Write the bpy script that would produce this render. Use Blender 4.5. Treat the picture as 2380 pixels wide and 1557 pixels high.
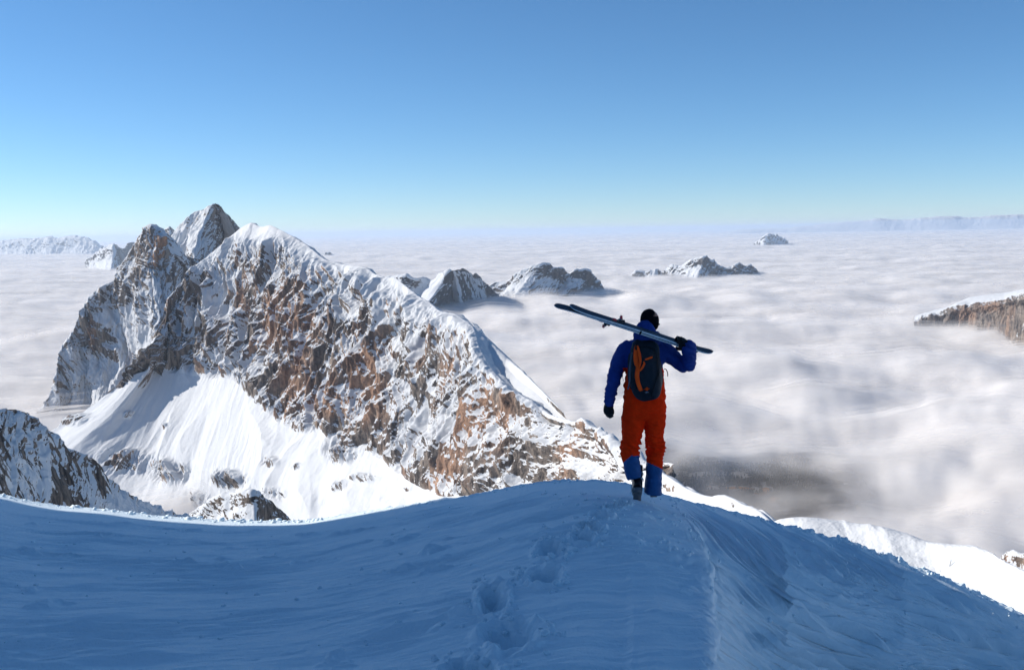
import bpy, bmesh, math, random
import numpy as np
from mathutils import Vector, Matrix
for _o in list(bpy.data.objects): bpy.data.objects.remove(_o)
SC = bpy.context.scene; COL = SC.collection
rad = math.radians

# ------------------------------------------------------------------ camera
LENS = 35.0
PITCH, ROLL = rad(5.96), rad(-0.95)
cam_d = bpy.data.cameras.new('camera'); cam_d.lens = LENS; cam_d.sensor_width = 36.0
cam_d.clip_start = 0.05; cam_d.clip_end = 400000.0
cam = bpy.data.objects.new('camera', cam_d); COL.objects.link(cam); SC.camera = cam
_f = Vector((0, math.cos(PITCH), -math.sin(PITCH))); _u0 = Vector((0, math.sin(PITCH), math.cos(PITCH))); _r0 = Vector((1, 0, 0))
_r = _r0*math.cos(ROLL) + _u0*math.sin(ROLL); _u = _u0*math.cos(ROLL) - _r0*math.sin(ROLL)
cam.matrix_world = Matrix(((_r.x, _u.x, -_f.x, 0), (_r.y, _u.y, -_f.y, 0), (_r.z, _u.z, -_f.z, 0), (0, 0, 0, 1)))
Rn, Un, Fn = np.array(_r), np.array(_u), np.array(_f)
FP = 2380.0*LENS/36.0

# ------------------------------------------------------------------ sky and sun
SUN_EL = rad(30.0)
SUN_H = np.array([-0.965, 0.262]); SUN_H /= np.linalg.norm(SUN_H)
SUN = Vector((SUN_H[0]*math.cos(SUN_EL), SUN_H[1]*math.cos(SUN_EL), math.sin(SUN_EL)))
W = bpy.data.worlds.new('World'); SC.world = W; W.use_nodes = True
nt = W.node_tree; nt.nodes.clear()
_sky = nt.nodes.new('ShaderNodeTexSky'); _sky.sky_type = 'NISHITA'; _sky.sun_disc = False
_sky.sun_elevation = SUN_EL; _sky.sun_rotation = math.atan2(SUN.x, SUN.y)
_sky.altitude = 3000; _sky.air_density = 1.0; _sky.dust_density = 0.2; _sky.ozone_density = 6.0
_bg = nt.nodes.new('ShaderNodeBackground'); _bg.inputs['Strength'].default_value = 0.116
_wo = nt.nodes.new('ShaderNodeOutputWorld')
_hs = nt.nodes.new('ShaderNodeHueSaturation'); _hs.inputs['Hue'].default_value = 0.494; _hs.inputs['Saturation'].default_value = 1.06; _hs.inputs['Value'].default_value = 1.0
nt.links.new(_sky.outputs[0], _hs.inputs['Color']); nt.links.new(_hs.outputs[0], _bg.inputs[0]); nt.links.new(_bg.outputs[0], _wo.inputs[0])
sl = bpy.data.lights.new('sun', 'SUN'); sl.energy = 5.0; sl.angle = rad(0.53); sl.color = (1.0, 0.93, 0.84)
so = bpy.data.objects.new('sun', sl); COL.objects.link(so); so.rotation_euler = SUN.to_track_quat('Z', 'Y').to_euler()
SC.view_settings.view_transform = 'Standard'; SC.view_settings.look = 'None'
SC.view_settings.exposure = 0.18; SC.view_settings.gamma = 1.0
SC.cycles.use_denoising = True
try: SC.cycles.denoiser = 'OPENIMAGEDENOISE'
except Exception: pass
SC.cycles.max_bounces = 8; SC.cycles.diffuse_bounces = 4; SC.cycles.transparent_max_bounces = 24; SC.cycles.volume_bounces = 1
SC.cycles.adaptive_threshold = 0.015

# ------------------------------------------------------------------ maths
def P(X, Y, d):
    """the place seen at (X, Y) of a 2380 x 1557 photograph, at ground distance d (world y)"""
    X = np.asarray(X, float); Y = np.asarray(Y, float)
    v = ((X-1190.0)/FP)[..., None]*Rn + ((778.5-Y)/FP)[..., None]*Un + Fn
    return v*(np.asarray(d, float)/v[..., 1])[..., None]
def px(p):
    """back to photograph coordinates"""
    a = p@Rn; b = p@Un; c = np.maximum(p@Fn, 1e-3)
    return 1190.0+FP*a/c, 778.5-FP*b/c
def sstep(a, b, x):
    t = np.clip((x-a)/(b-a), 0, 1); return t*t*(3-2*t)
def _h(ix, iy, iz, seed):
    h = ix+iy+iz+np.uint32(seed*1274126177 & 0xffffffff)
    h = (h ^ (h >> np.uint32(13)))*np.uint32(1274126177)
    h = (h ^ (h >> np.uint32(16)))*np.uint32(2246822519)
    return h ^ (h >> np.uint32(15))
_G = np.random.RandomState(7).normal(size=(256, 3)); _G = (_G/np.linalg.norm(_G, axis=1)[:, None]).astype(np.float32)
def noise(p, seed=0):
    """3-D gradient noise, about -1..1; p is (..., 3)"""
    sh = p.shape[:-1]; p = p.reshape(-1, 3); f0 = np.floor(p); i = f0.astype(np.int64).astype(np.uint32); f = (p-f0).astype(np.float32)
    w = f*f*f*(f*(f*6-15)+10); r = np.zeros(len(p), np.float32)
    HX = [(i[:, 0]+np.uint32(d))*np.uint32(374761393) for d in (0, 1)]; HY = [(i[:, 1]+np.uint32(d))*np.uint32(668265263) for d in (0, 1)]; HZ = [(i[:, 2]+np.uint32(d))*np.uint32(2147483647) for d in (0, 1)]
    for dx in (0, 1):
        wx = w[:, 0] if dx else 1-w[:, 0]
        for dy in (0, 1):
            wy = w[:, 1] if dy else 1-w[:, 1]
            for dz in (0, 1):
                wz = w[:, 2] if dz else 1-w[:, 2]
                g = _G[_h(HX[dx], HY[dy], HZ[dz], seed) & np.uint32(255)]
                r += wx*wy*wz*(g[:, 0]*(f[:, 0]-dx)+g[:, 1]*(f[:, 1]-dy)+g[:, 2]*(f[:, 2]-dz))
    return (r*1.6).reshape(sh)
def fbm(p, octs=4, seed=0, gain=0.5, lac=2.03):
    a = 1.0; s = 0; t = 0
    for k in range(octs):
        s = s+a*noise(p, seed+k*17); t += a; p = p*lac+13.7; a *= gain
    return s/t
def ridged(p, octs=4, seed=0, gain=0.5, lac=2.03):
    """0..1 with sharp crests at 1"""
    a = 1.0; s = 0; t = 0
    for k in range(octs):
        s = s+a*(1-np.abs(noise(p, seed+k*17))*1.7); t += a; p = p*lac+7.3; a *= gain
    return s/t
def v3(*a):
    a = np.broadcast_arrays(*a); return np.stack(a, -1).astype(float)
def normals(V):
    du = np.gradient(V, axis=1); dv = np.gradient(V, axis=0)
    n = np.cross(du, dv); return n/np.maximum(np.linalg.norm(n, axis=-1, keepdims=True), 1e-9)

# ------------------------------------------------------------------ meshes
def mesh_from(name, verts, faces, mat, parent=None, smooth=True, attrs=None, quads=True):
    me = bpy.data.meshes.new(name); verts = np.asarray(verts, np.float32).reshape(-1, 3)
    me.vertices.add(len(verts)); me.vertices.foreach_set('co', verts.ravel())
    if isinstance(faces, np.ndarray):
        k = faces.shape[1]; nf = len(faces)
        me.loops.add(nf*k); me.loops.foreach_set('vertex_index', faces.astype(np.int32).ravel())
        me.polygons.add(nf); me.polygons.foreach_set('loop_start', np.arange(0, nf*k, k, dtype=np.int32))
    else:
        tot = [len(f) for f in faces]; me.loops.add(sum(tot))
        me.loops.foreach_set('vertex_index', np.concatenate([np.array(f, np.int32) for f in faces]))
        me.polygons.add(len(faces)); me.polygons.foreach_set('loop_start', np.concatenate([[0], np.cumsum(tot)[:-1]]).astype(np.int32))
    me.update(calc_edges=True); me.validate()
    me.polygons.foreach_set('use_smooth', np.full(len(me.polygons), smooth))
    for k, a in (attrs or {}).items():
        at = me.attributes.new(k, 'FLOAT', 'POINT'); at.data.foreach_set('value', np.asarray(a, np.float32).ravel())
    if mat: me.materials.append(mat)
    o = bpy.data.objects.new(name, me); COL.objects.link(o)
    if parent: o.parent = parent
    return o
def grid_faces(n, m):
    i = np.arange(n*m).reshape(n, m)
    return np.stack([i[:-1, :-1], i[:-1, 1:], i[1:, 1:], i[1:, :-1]], -1).reshape(-1, 4)
def grid_obj(name, V, mat, attrs=None, flip=False, parent=None):
    f = grid_faces(*V.shape[:2])
    if flip: f = f[:, ::-1]
    return mesh_from(name, V, f, mat, parent, True, attrs)
def tag(o, label=None, cat=None, group=None, kind=None):
    if label: o['label'] = label
    if cat: o['category'] = cat
    if group: o['group'] = group
    if kind: o['kind'] = kind
    return o
def empty(name, loc=(0, 0, 0)):
    o = bpy.data.objects.new(name, None); COL.objects.link(o); o.location = loc; o.empty_display_size = 0.1; return o

# ------------------------------------------------------------------ material helpers
class NT:
    def __init__(s, name):
        s.m = bpy.data.materials.new(name); s.m.use_nodes = True; s.t = s.m.node_tree; s.t.nodes.clear()
        s.out = s.n('ShaderNodeOutputMaterial')
    def n(s, typ, ins=None, **kw):
        nd = s.t.nodes.new(typ)
        for k, v in kw.items(): setattr(nd, k, v)
        for k, v in (ins or {}).items():
            sk = nd.inputs[k]
            if isinstance(v, bpy.types.NodeSocket): s.t.links.new(v, sk)
            else: sk.default_value = v
        return nd
    def attr(s, name): return s.n('ShaderNodeAttribute', attribute_name=name).outputs['Fac']
    def pos(s): return s.n('ShaderNodeNewGeometry').outputs['Position']
    def scale(s, vec, sc, rot=(0, 0, 0)): return s.n('ShaderNodeMapping', {'Vector': vec, 'Scale': sc, 'Rotation': rot}).outputs[0]
    def noise(s, vec, sc, det=4, rough=0.55, dist=0.0):
        return s.n('ShaderNodeTexNoise', {'Vector': vec, 'Scale': sc, 'Detail': det, 'Roughness': rough, 'Distortion': dist}).outputs['Fac']
    def math(s, op, a, b=0.0, c=0.0, clamp=False):
        nd = s.n('ShaderNodeMath', {0: a, 1: b, 2: c}, operation=op); nd.use_clamp = clamp; return nd.outputs[0]
    def maprange(s, v, a, b, c=0.0, d=1.0, smooth=True):
        nd = s.n('ShaderNodeMapRange', {0: v, 1: a, 2: b, 3: c, 4: d}); nd.interpolation_type = 'SMOOTHSTEP' if smooth else 'LINEAR'; return nd.outputs[0]
    def mix(s, f, a, b):
        nd = s.n('ShaderNodeMix', data_type='RGBA')
        for sk, v in ((nd.inputs[0], f), (nd.inputs[6], a), (nd.inputs[7], b)):
            if isinstance(v, bpy.types.NodeSocket): s.t.links.new(v, sk)
            else: sk.default_value = v if not isinstance(v, tuple) or len(v) == 4 else (*v, 1)
        return nd.outputs[2]
    def bump(s, h, dist, strength=1.0, normal=None):
        d = {'Height': h, 'Distance': dist, 'Strength': strength}
        if normal: d['Normal'] = normal
        return s.n('ShaderNodeBump', d).outputs[0]
    def bsdf(s, color, rough=0.8, normal=None, **kw):
        b = s.n('ShaderNodeBsdfPrincipled', {'Roughness': rough})
        sk = b.inputs['Base Color']
        if isinstance(color, bpy.types.NodeSocket): s.t.links.new(color, sk)
        else: sk.default_value = (*color, 1)
        if normal: s.t.links.new(normal, b.inputs['Normal'])
        for k, v in kw.items():
            k = k.replace('_', ' ')
            if isinstance(v, bpy.types.NodeSocket): s.t.links.new(v, b.inputs[k])
            else: b.inputs[k].default_value = v
        return b.outputs[0]
    def done(s, sh): s.t.links.new(sh, s.out.inputs[0]); return s.m
# ------------------------------------------------------------------ snow and rock materials
def mat_alpine(name, sc, streak=1.0, orange=1.0, dark=1.0):
    """snow lying on rock; the mesh carries 'snow' (signed, 0 = edge) and 'warm' (0..1)"""
    t = NT(name); p = t.pos()
    n1 = t.noise(t.scale(p, (1, 1, 0.7)), 0.30/sc, 6, 0.68); n2 = t.noise(t.scale(p, (1, 1, 0.4)), 1.1/sc, 5, 0.68)
    fl = t.n('ShaderNodeCombineXYZ', {0: t.attr('fu'), 1: t.math('MULTIPLY', t.attr('fv'), 0.28), 2: 0.0}).outputs[0]
    n3 = t.noise(fl, 0.45/sc, 6, 0.7)
    n1 = t.math('ADD', t.math('MULTIPLY', n1, 0.45), t.math('MULTIPLY', n3, 0.55))
    s = t.math('ADD', t.attr('snow'), t.math('MULTIPLY', t.math('SUBTRACT', n1, 0.5), 1.8))
    s = t.math('ADD', s, t.math('MULTIPLY', t.math('SUBTRACT', n2, 0.5), 1.3))
    snow = t.maprange(s, -0.06, 0.05)
    st = t.noise(t.scale(p, (1, 1, 0.12)), 0.5/sc, 6, 0.68)
    st2 = t.noise(t.scale(p, (0.5, 0.5, 2.0), (0.35, 0.3, 0)), 0.06/sc, 4, 0.6)
    g = t.mix(t.maprange(st, 0.32, 0.68), (0.045*dark, 0.042*dark, 0.044*dark), (0.30*dark, 0.25*dark, 0.21*dark))
    g = t.mix(t.math('MULTIPLY', t.maprange(st2, 0.45, 0.7), 0.5), g, (0.10*dark, 0.098*dark, 0.105*dark))
    wn = t.noise(t.scale(p, (1, 1, 0.3)), 0.06/sc, 6, 0.68)
    wf = t.maprange(t.math('ADD', t.math('MULTIPLY', t.attr('warm'), 0.8), t.math('MULTIPLY', t.math('SUBTRACT', wn, 0.5), 2.4)), 0.15, 0.75)
    o = t.mix(t.maprange(st, 0.35, 0.7), (0.15, 0.095, 0.07), (0.50, 0.285, 0.175))
    col = t.mix(t.math('MULTIPLY', wf, orange), g, o)
    col = t.mix(snow, col, (0.62, 0.64, 0.66))
    bm = t.bump(t.noise(p, 0.35/sc, 5, 0.65), 1.6*sc, t.math('SUBTRACT', 1.0, t.math('MULTIPLY', snow, 0.75)))
    return t.done(t.bsdf(col, 0.85, bm, Specular_IOR_Level=0.15))

# ------------------------------------------------------------------ lofted mountain faces
def slope_to(p, X, Y, k):
    """follow the fall line from point p down to the sight line (X, Y) at gradient k"""
    lo, hi = 0.2*p[1], p[1]*0.9999
    for _ in range(40):
        d = 0.5*(lo+hi); q = P(X, Y, d); r = (p[2]-q[2])/max(1e-6, math.hypot(*(p-q)[:2]))
        if r > k: hi = d
        else: lo = d
    return P(X, Y, 0.5*(lo+hi))
def loft(C, nu, nv, uw=None, vw=None):
    """dense grid through a control grid C[rows][cols][3], cubic along both"""
    C = np.array(C, float); nr, nc = C.shape[:2]
    seg = np.linalg.norm(np.diff(C, axis=1), axis=2).mean(0); su = np.concatenate([[0], np.cumsum(seg)]); 
    if uw is not None: su = np.array(uw, float)
    sv = np.arange(nr, dtype=float) if vw is None else np.array(vw, float)
    u = np.linspace(su[0], su[-1], nu); v = np.linspace(sv[0], sv[-1], nv)
    def interp(x, xs, A):            # monotone-ish Catmull-Rom along axis 0
        m = np.gradient(A, xs, axis=0); j = np.clip(np.searchsorted(xs, x)-1, 0, len(xs)-2)
        h = (xs[j+1]-xs[j]); t = ((x-xs[j])/h); sh = (-1,)+(1,)*(A.ndim-1); t = t.reshape(sh); h = h.reshape(sh)
        c = (2*t**3-3*t*t+1)*A[j]+(t**3-2*t*t+t)*h*m[j]+(-2*t**3+3*t*t)*A[j+1]+(t**3-t*t)*h*m[j+1]
        l = (1-t)*A[j]+t*A[j+1]; return 0.55*c+0.45*l
    A = interp(v, sv, C); A = interp(u, su, A.transpose(1, 0, 2)).transpose(1, 0, 2)
    return A, u, v
def blobs(X, Y, L):
    s = np.zeros_like(X)
    for (x, y, rx, ry, a) in L:
        s += a*np.exp(-(((X-x)/rx)**2+((Y-y)/ry)**2)**1.5)
    return s
def alpine(name, C, nu, nv, vw, rock, mat, rib=(22, 95), terr=(3, 26), frac=(6, 34), snow_thr=0.52, snow_bl=(), warm_bl=(), warm0=0.0,
           seed=0, snowrib=(10, 150), rockb=(), label=None, lift=0, ridge_keep=2, steep=1.0, curv=0.6, ampd=None):
    """mountain side: ribs run down the fall line, terraces follow the strata, snow lies where it is flat enough"""
    V, u, v = loft(C, nu, nv, None, vw); U, VV = np.meshgrid(u, v)
    X, Y = px(V); N = normals(V)
    if N[..., 2].mean() < 0: N = -N
    rk = np.interp(VV, *rock) if not callable(rock) else rock(U, VV)
    wob = 0.12*fbm(V/160.0, 3, seed+5)
    rk = np.clip(rk+blobs(X, Y, rockb)+wob*(rk*(1-rk)*4), 0, 1)
    q = v3(U/rib[1]+0.5*noise(V/130.0, seed+3), VV*0.55, 0*U+seed)
    big = ridged(q, 2, seed)-0.5; fade_ = 1
    med = ridged(v3(U/(rib[1]*0.31)+0.8*noise(V/60.0, seed+4), VV*1.4, 0*U), 3, seed+31)-0.5
    fine = ridged(v3(U/(rib[1]*0.085)+0.6*noise(V/25.0, seed+6), VV*3.0, 0*U), 3, seed+51)-0.5
    keep = sstep(0, 0.16, np.abs(VV-ridge_keep))*0.85+0.15
    z = V[..., 2]+0.22*V[..., 0]+(0.55*noise(V/(terr[1]*5.0), seed+8)+0.35*noise(V/(terr[1]*1.7), seed+7))*terr[1]*1.6; tamp = sstep(-0.25, 0.35, noise(V/(terr[1]*4.0), seed+10))
    ph = z/terr[1]; tr = (ph-np.floor(ph)); tr = np.abs(tr-0.35)/0.65; ph2 = z/(terr[1]*0.37); tr2 = ph2-np.floor(ph2)
    seg_ = np.linalg.norm(np.diff(V, axis=0), axis=2).mean(1); VM = np.concatenate([[0], np.cumsum(seg_)])[:, None]+0*U
    fr = 0.45*fbm(V/frac[1], 5, seed+9, 0.56)+0.85*fbm(v3((U+0.25*VM)/frac[1]+0.6*noise(V/(frac[1]*3), seed+15), VM/(frac[1]*4.0), 0*U), 4, seed+16, 0.55)
    disp = rk*(rib[0]*big*keep+rib[0]*0.55*med*keep+rib[0]*0.13*fine+tamp*(terr[0]*(tr-0.5)+terr[0]*0.45*(tr2-0.5))+frac[0]*fr)
    sr = ridged(v3(U/snowrib[1]+0.35*noise(V/150.0, seed+13), VV*0.35+3, 0*U), 2, seed+71)-0.5
    sm = sstep(-0.2, 0.5, noise(v3(U/(snowrib[1]*1.5), VV*1.2, 0*U), seed+79))
    disp += (1-rk)*(snowrib[0]*sr*keep*(0.35+0.9*sm)+0.10*snowrib[0]*(ridged(v3(U/(snowrib[1]*0.25), VV*0.8, 0*U), 2, seed+77)-0.5)*keep+frac[0]*(0.10+0.22*sm)*fr)
    if ampd: disp = disp*np.clip(V[..., 1]/ampd, 0.22, 1)
    V2 = V+N*disp[..., None]
    N2 = normals(V2); N2 = N2 if N2[..., 2].mean() > 0 else -N2
    sn = 0.30+(N2[..., 2]-snow_thr)*2.2*steep+(1-rk)*1.0-rk*0.12-curv*rk*(0.8*big+0.8*med+0.5*fine)
    sn += blobs(X, Y, snow_bl)+rk*(0.55*fbm(V/(rib[1]*0.9), 3, seed+91)+0.5*np.where(True, noise(v3(U/(rib[1]*0.16)+0.7*noise(V/(rib[1]*.5), seed+93), VV*1.6, 0*U), seed+92), 0))
    wm = warm0+blobs(X, Y, warm_bl)+0.35*fbm(V/120.0, 3, seed+21)+0.25*med
    seg = np.linalg.norm(np.diff(V, axis=0), axis=2).mean(1); fv = np.concatenate([[0], np.cumsum(seg)])[:, None]+0*U
    wu = rib[1]*0.12*noise(V/(rib[1]*0.6), seed+95)
    return grid_obj(name, V2, mat, {'snow': sn, 'warm': np.clip(wm, 0, 1), 'fu': U+wu+seed*100, 'fv': fv}), V2

M_A = mat_alpine('alpine_rock', 4.5, orange=0.8)
M_B = mat_alpine('grey_alpine_rock', 6.0, orange=1.0, dark=1.15)

# main ridge: crest points (photograph x, y, distance) and the fall lines hanging from them
AC = [(347,850,1880,(300,878),(262,905),(195,960),(60,1040),(-80,1120)),
 (368,768,1930,(350,815),(352,853),(262,960),(150,1060),(20,1180)),
 (397,715,1990,(374,795),(366,856),(290,980),(205,1080),(90,1240)),
 (424,660,2030,(396,780),(385,860),(315,990),(245,1100),(140,1270)),
 (465,610,2060,(430,760),(412,862),(345,1005),(280,1120),(190,1290)),
 (518,566,2075,(468,740),(440,864),(375,1020),(320,1140),(240,1310)),
 (560,530,2070,(510,730),(470,868),(405,1030),(360,1150),(290,1320)),
 (583,519,2040,(540,720),(495,870),(430,1040),(395,1160),(330,1330)),
 (606,527,2005,(560,715),(515,871),(455,1050),(430,1170),(370,1340)),
 (629,524,1960,(585,715),(540,872),(480,1055),(460,1180),(410,1350)),
 (670,545,1900,(618,720),(560,885),(510,1065),(495,1190),(450,1355)),
 (714,571,1830,(655,740),(590,920),(540,1075),(530,1195),(490,1360)),
 (755,604,1750,(695,770),(622,950),(575,1085),(560,1200),(530,1365)),
 (815,618,1660,(748,790),(665,985),(615,1095),(600,1210),(580,1370)),
 (846,622,1610,(780,810),(705,1002),(655,1105),(640,1215),(620,1370)),
 (889,645,1540,(825,830),(755,1000),(705,1110),(690,1220),(670,1372)),
 (916,645,1500,(858,840),(785,1035),(745,1120),(735,1225),(720,1374)),
 (971,688,1400,(910,865),(835,1040),(795,1130),(790,1230),(780,1376)),
 (999,704,1350,(945,880),(875,1055),(845,1135),(840,1235),(830,1378)),
 (1022,724,1300,(975,895),(915,1085),(890,1150),(885,1240),(880,1380)),
 (1057,731,1240,(1010,910),(950,1110),(935,1165),(930,1245),(930,1382)),
 (1100,763,1165,(1050,930),(995,1135),(985,1180),(985,1250),(985,1385)),
 (1112,806,1110,(1075,950),(1030,1150),(1025,1190),(1025,1255),(1025,1386)),
 (1147,865,1040,(1110,990),(1075,1150),(1070,1195),(1070,1258),(1070,1388)),
 (1202,915,960,(1165,1020),(1125,1145),(1120,1198),(1120,1260),(1120,1390)),
 (1241,931,915,(1210,1025),(1175,1140),(1170,1200),(1170,1262),(1170,1392)),
 (1280,962,865,(1255,1040),(1225,1140),(1220,1200),(1220,1264),(1220,1392)),
 (1327,976,820,(1305,1045),(1280,1135),(1275,1200),(1275,1266),(1275,1392)),
 (1384,992,765,(1365,1055),(1345,1130),(1340,1200),(1340,1268),(1340,1392)),
 (1409,1013,735,(1395,1065),(1380,1135),(1375,1200),(1375,1270),(1375,1392)),
 (1445,1044,690,(1435,1085),(1425,1145),(1420,1200),(1420,1270),(1420,1392)),
 (1487,1073,640,(1482,1105),(1476,1150),(1470,1200),(1470,1270),(1470,1392)),
 (1540,1092,580,(1540,1120),(1538,1160),(1535,1205),(1535,1270),(1535,1392)),
 (1585,1160,520,(1583,1180),(1578,1210),(1575,1250),(1575,1310),(1575,1392))]
rows = [[] for _ in range(8)]
for c in AC:
    p = P(c[0], c[1], c[2]); rows[2].append(p)
    rows[1].append(p+np.array([30, 16, -38.])); rows[0].append(p+np.array([260, 130, -420.]))
    q = p
    for k, (g, s) in enumerate(zip(c[3:], (1.15, 1.55, 0.85, 0.72, 0.7))):
        q = slope_to(q, g[0], g[1], s); rows[3+k].append(q)
rowsA = rows
A_rock = ([0, 1.6, 2.0, 2.12, 2.3, 3.9, 4.06, 4.5, 7], [0.4, 0.3, 0.25, 0.45, 1, 1, 0.10, 0.0, 0.0])
rb = [(290,1075,75,28,.9),(400,1100,45,26,.9),(534,1112,38,20,.9),(462,1166,30,24,.8),(633,1076,18,12,.8),(795,1052,40,26,.9),(850,1111,34,10,.7),(795,1130,20,12,.6),
      (640,1150,25,14,.7),(165,975,45,16,.8),(300,965,20,8,.4),(390,995,10,6,.6),(620,1010,30,10,-.4),(1380,1070,90,40,-.45),(600,548,60,22,-.5),(690,1085,14,8,.6)]
sb = [(590,560,70,34,1.1),(520,640,38,60,.55),(440,740,40,55,.4),(545,828,70,28,.62),(470,690,30,60,.3),(640,820,16,40,.3),(820,700,46,50,.42),(905,700,42,60,.55),(960,745,36,50,.55),
      (905,840,24,90,.35),(1000,800,40,40,.3),(1080,780,34,30,.5),(700,590,40,24,.45),(1000,960,38,60,.28),(1400,1070,80,50,.5),(1290,1040,50,26,.18),(1090,900,20,60,.2),
      (600,690,60,60,-.35),(500,800,90,26,-.35),(690,700,50,60,-.3),(640,900,46,70,-.2),(735,880,40,90,-.25),(860,860,28,70,-.3),(1130,960,60,60,-.35),(1190,940,50,40,-.3),(1060,1080,60,60,-.2),(850,960,60,60,-.12),(1240,1000,60,40,-.1)]
wb = [(566,712,14,26,.8),(640,760,30,80,.45),(690,720,50,60,.35),(700,860,60,120,.4),(850,860,30,80,.7),(840,940,60,50,.55),(1010,760,18,34,.7),(1110,1000,70,70,.5),(1200,950,50,40,.4),(1060,1110,50,40,.3),(760,950,50,60,.45),(1300,1050,50,40,.35),
      (450,760,60,60,-.1),(500,640,60,60,-.2)]
big_ridge, VA = alpine('rocky_mountain', rows, 1500, 860, [0.8, 1.5, 2, 3, 4, 5, 6, 7.0], A_rock, M_A, rib=(38, 120), terr=(1.8, 14), frac=(5, 15), snow_bl=sb, warm_bl=wb, warm0=0.22, seed=3, rockb=rb, snowrib=(20, 190), ampd=1500)
tag(big_ridge, 'long ridge with snow slopes and orange brown cliffs beyond the skier', None, None, 'structure')

# shaded far side of the ridge, seen past its crest
def hit_plane(X, Y, p0, n):
    r = P(X, Y, 1.0); return r*float(np.dot(p0, n)/np.dot(r, n))
nb = np.array([0.66, -0.30, 0.69])
inn = [(1098,764,1168),(1112,806,1112),(1147,865,1042),(1202,915,962),(1241,931,917),(1280,962,868),(1316,976,830)]
out = [(1101,763),(1130,786),(1194,845),(1225,875),(1258,910),(1292,948),(1318,979)]
r0 = [P(*a)+np.array([-6, 6, -9.]) for a in inn]; r0b = [p+np.array([-14, 2, -22.]) for p in r0]
r2 = [hit_plane(X, Y, p, nb) for (X, Y), p in zip(out, r0)]
r1 = [0.5*(a+b)+np.array([3, -1, 5.]) for a, b in zip(r0, r2)]
r3 = [p+np.array([90, 60, -190.]) for p in r2]; r4 = [p+np.array([110, 60, -420.]) for p in r3]
o, _ = alpine('mountain_shoulder', [r0, r1, r2, r3, r4], 260, 300, None, ([0, 1.4, 2.2, 4], [0.0, 0.06, 0.6, 0.8]), M_A, rib=(3, 60), terr=(0.3, 14), frac=(1.2, 20), seed=9, snowrib=(0.8, 70), ridge_keep=2, warm0=0.0)
tag(o, 'shaded snow flank falling away behind the main rocky ridge', None, None, 'structure')

# left massif with the pinnacle
BC = [(60,1000,2260,(50,1030),(30,1070),(0,1120)),(95,955,2300,(90,990),(70,1030),(30,1090)),(122,900,2350,(140,950),(110,1000),(70,1070)),(130,866,2370,(165,930),(150,990),(100,1060)),
 (143,806,2400,(180,900),(185,960),(140,1050)),(170,770,2430,(205,860),(215,930),(170,1040)),(193,716,2450,(215,815),(235,900),(200,1030)),(207,689,2465,(235,800),(255,890),(225,1020)),
 (242,662,2480,(268,760),(285,860),(260,1000)),(268,650,2490,(285,740),(305,850),(280,1000)),(278,622,2490,(290,715),(320,840),(300,990)),(295,596,2480,(300,690),(330,830),(320,985)),
 (312,566,2470,(312,660),(335,800),(330,970)),(333,540,2460,(328,640),(345,790),(345,960)),(345,522,2450,(338,625),(352,780),(355,950)),(352,519,2440,(345,620),(358,775),(362,945)),(364,524,2436,(352,625),(364,770),(370,940)),(383,547,2430,(368,640),(374,770),(380,930)),
 (390,572,2425,(375,655),(380,770),(388,930)),(402,590,2420,(386,670),(388,780),(395,930)),(425,594,2480,(402,690),(396,790),(402,930)),(450,600,2580,(425,700),(410,800),(412,930)),(500,612,2700,(470,720),(440,820),(430,930))]
rows = [[] for _ in range(6)]
for j, c in enumerate(BC):
    p = P(c[0], c[1], c[2]); rows[2].append(p)
    rows[1].append(p+np.array([22, 30, -36.])); rows[0].append(p+np.array([120, 260, -420.]))
    q = p
    for k, (g, s) in enumerate(zip(c[3:], (1.7, 1.35, 0.85))):
        q = slope_to(q, g[0], g[1], s); rows[3+k].append(q)
o, _ = alpine('rocky_mountain', rows, 620, 520, [0.9, 1.5, 2, 3, 4, 5.0], ([0, 1.8, 2, 2.15, 4.4, 5], [.5, .6, .6, 1, .8, .5]), M_B, rib=(26, 90), terr=(2.5, 24), frac=(9, 30), seed=23,
 snow_bl=[(180,900,110,90,.35),(260,760,260,300,.40),(250,745,40,26,.9),(300,740,40,24,.8),(290,800,40,30,.8),(170,830,30,16,.5),(240,850,60,20,.7),(200,900,60,30,.5),(330,800,30,30,.6),(150,940,60,40,.5),(330,640,20,40,-.3),(310,640,30,50,-.3),(215,770,24,50,-.9),(250,800,14,34,-.6),(268,800,10,30,-.6),(385,780,14,60,-.3),(425,640,24,60,.5)],
 warm_bl=[(362,590,16,34,1.2),(372,570,14,20,.8),(214,770,14,46,1.3),(386,720,6,50,.9),(300,830,20,20,.3)], warm0=-0.15, curv=0.7)
tag(o, 'grey pinnacle with an orange wall, left of the twin snowy summits', None, None, 'structure')

# twin summit behind
CC = [(340,640,2960,(330,700),(320,760)),(370,600,2920,(350,660),(340,740)),(400,560,2880,(372,620),(360,700)),(415,531,2860,(385,600),(375,680)),(433,513,2850,(400,580),(390,670)),(459,493,2830,(418,565),(402,650)),(474,487,2815,(430,555),(412,640)),(484,487,2800,(442,548),(425,630)),
 (492,479,2770,(452,542),(438,620)),(501,473,2750,(462,540),(450,615)),(510,482,2790,(480,552),(462,620)),(521,494,2860,(497,570),(478,640)),(535,513,2950,(515,588),(497,660)),(549,534,3040,(535,610),(520,690)),(580,575,3120,(570,650),(560,720)),(620,620,3200,(610,690),(600,760))]
rows = [[] for _ in range(5)]
for c in CC:
    p = P(c[0], c[1], c[2]); rows[2].append(p)
    rows[1].append(p+np.array([20, 34, -34.])); rows[0].append(p+np.array([120, 300, -420.]))
    q = p
    for k, (g, s) in enumerate(zip(c[3:], (1.25, 1.1))):
        q = slope_to(q, g[0], g[1], s); rows[3+k].append(q)
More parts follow.
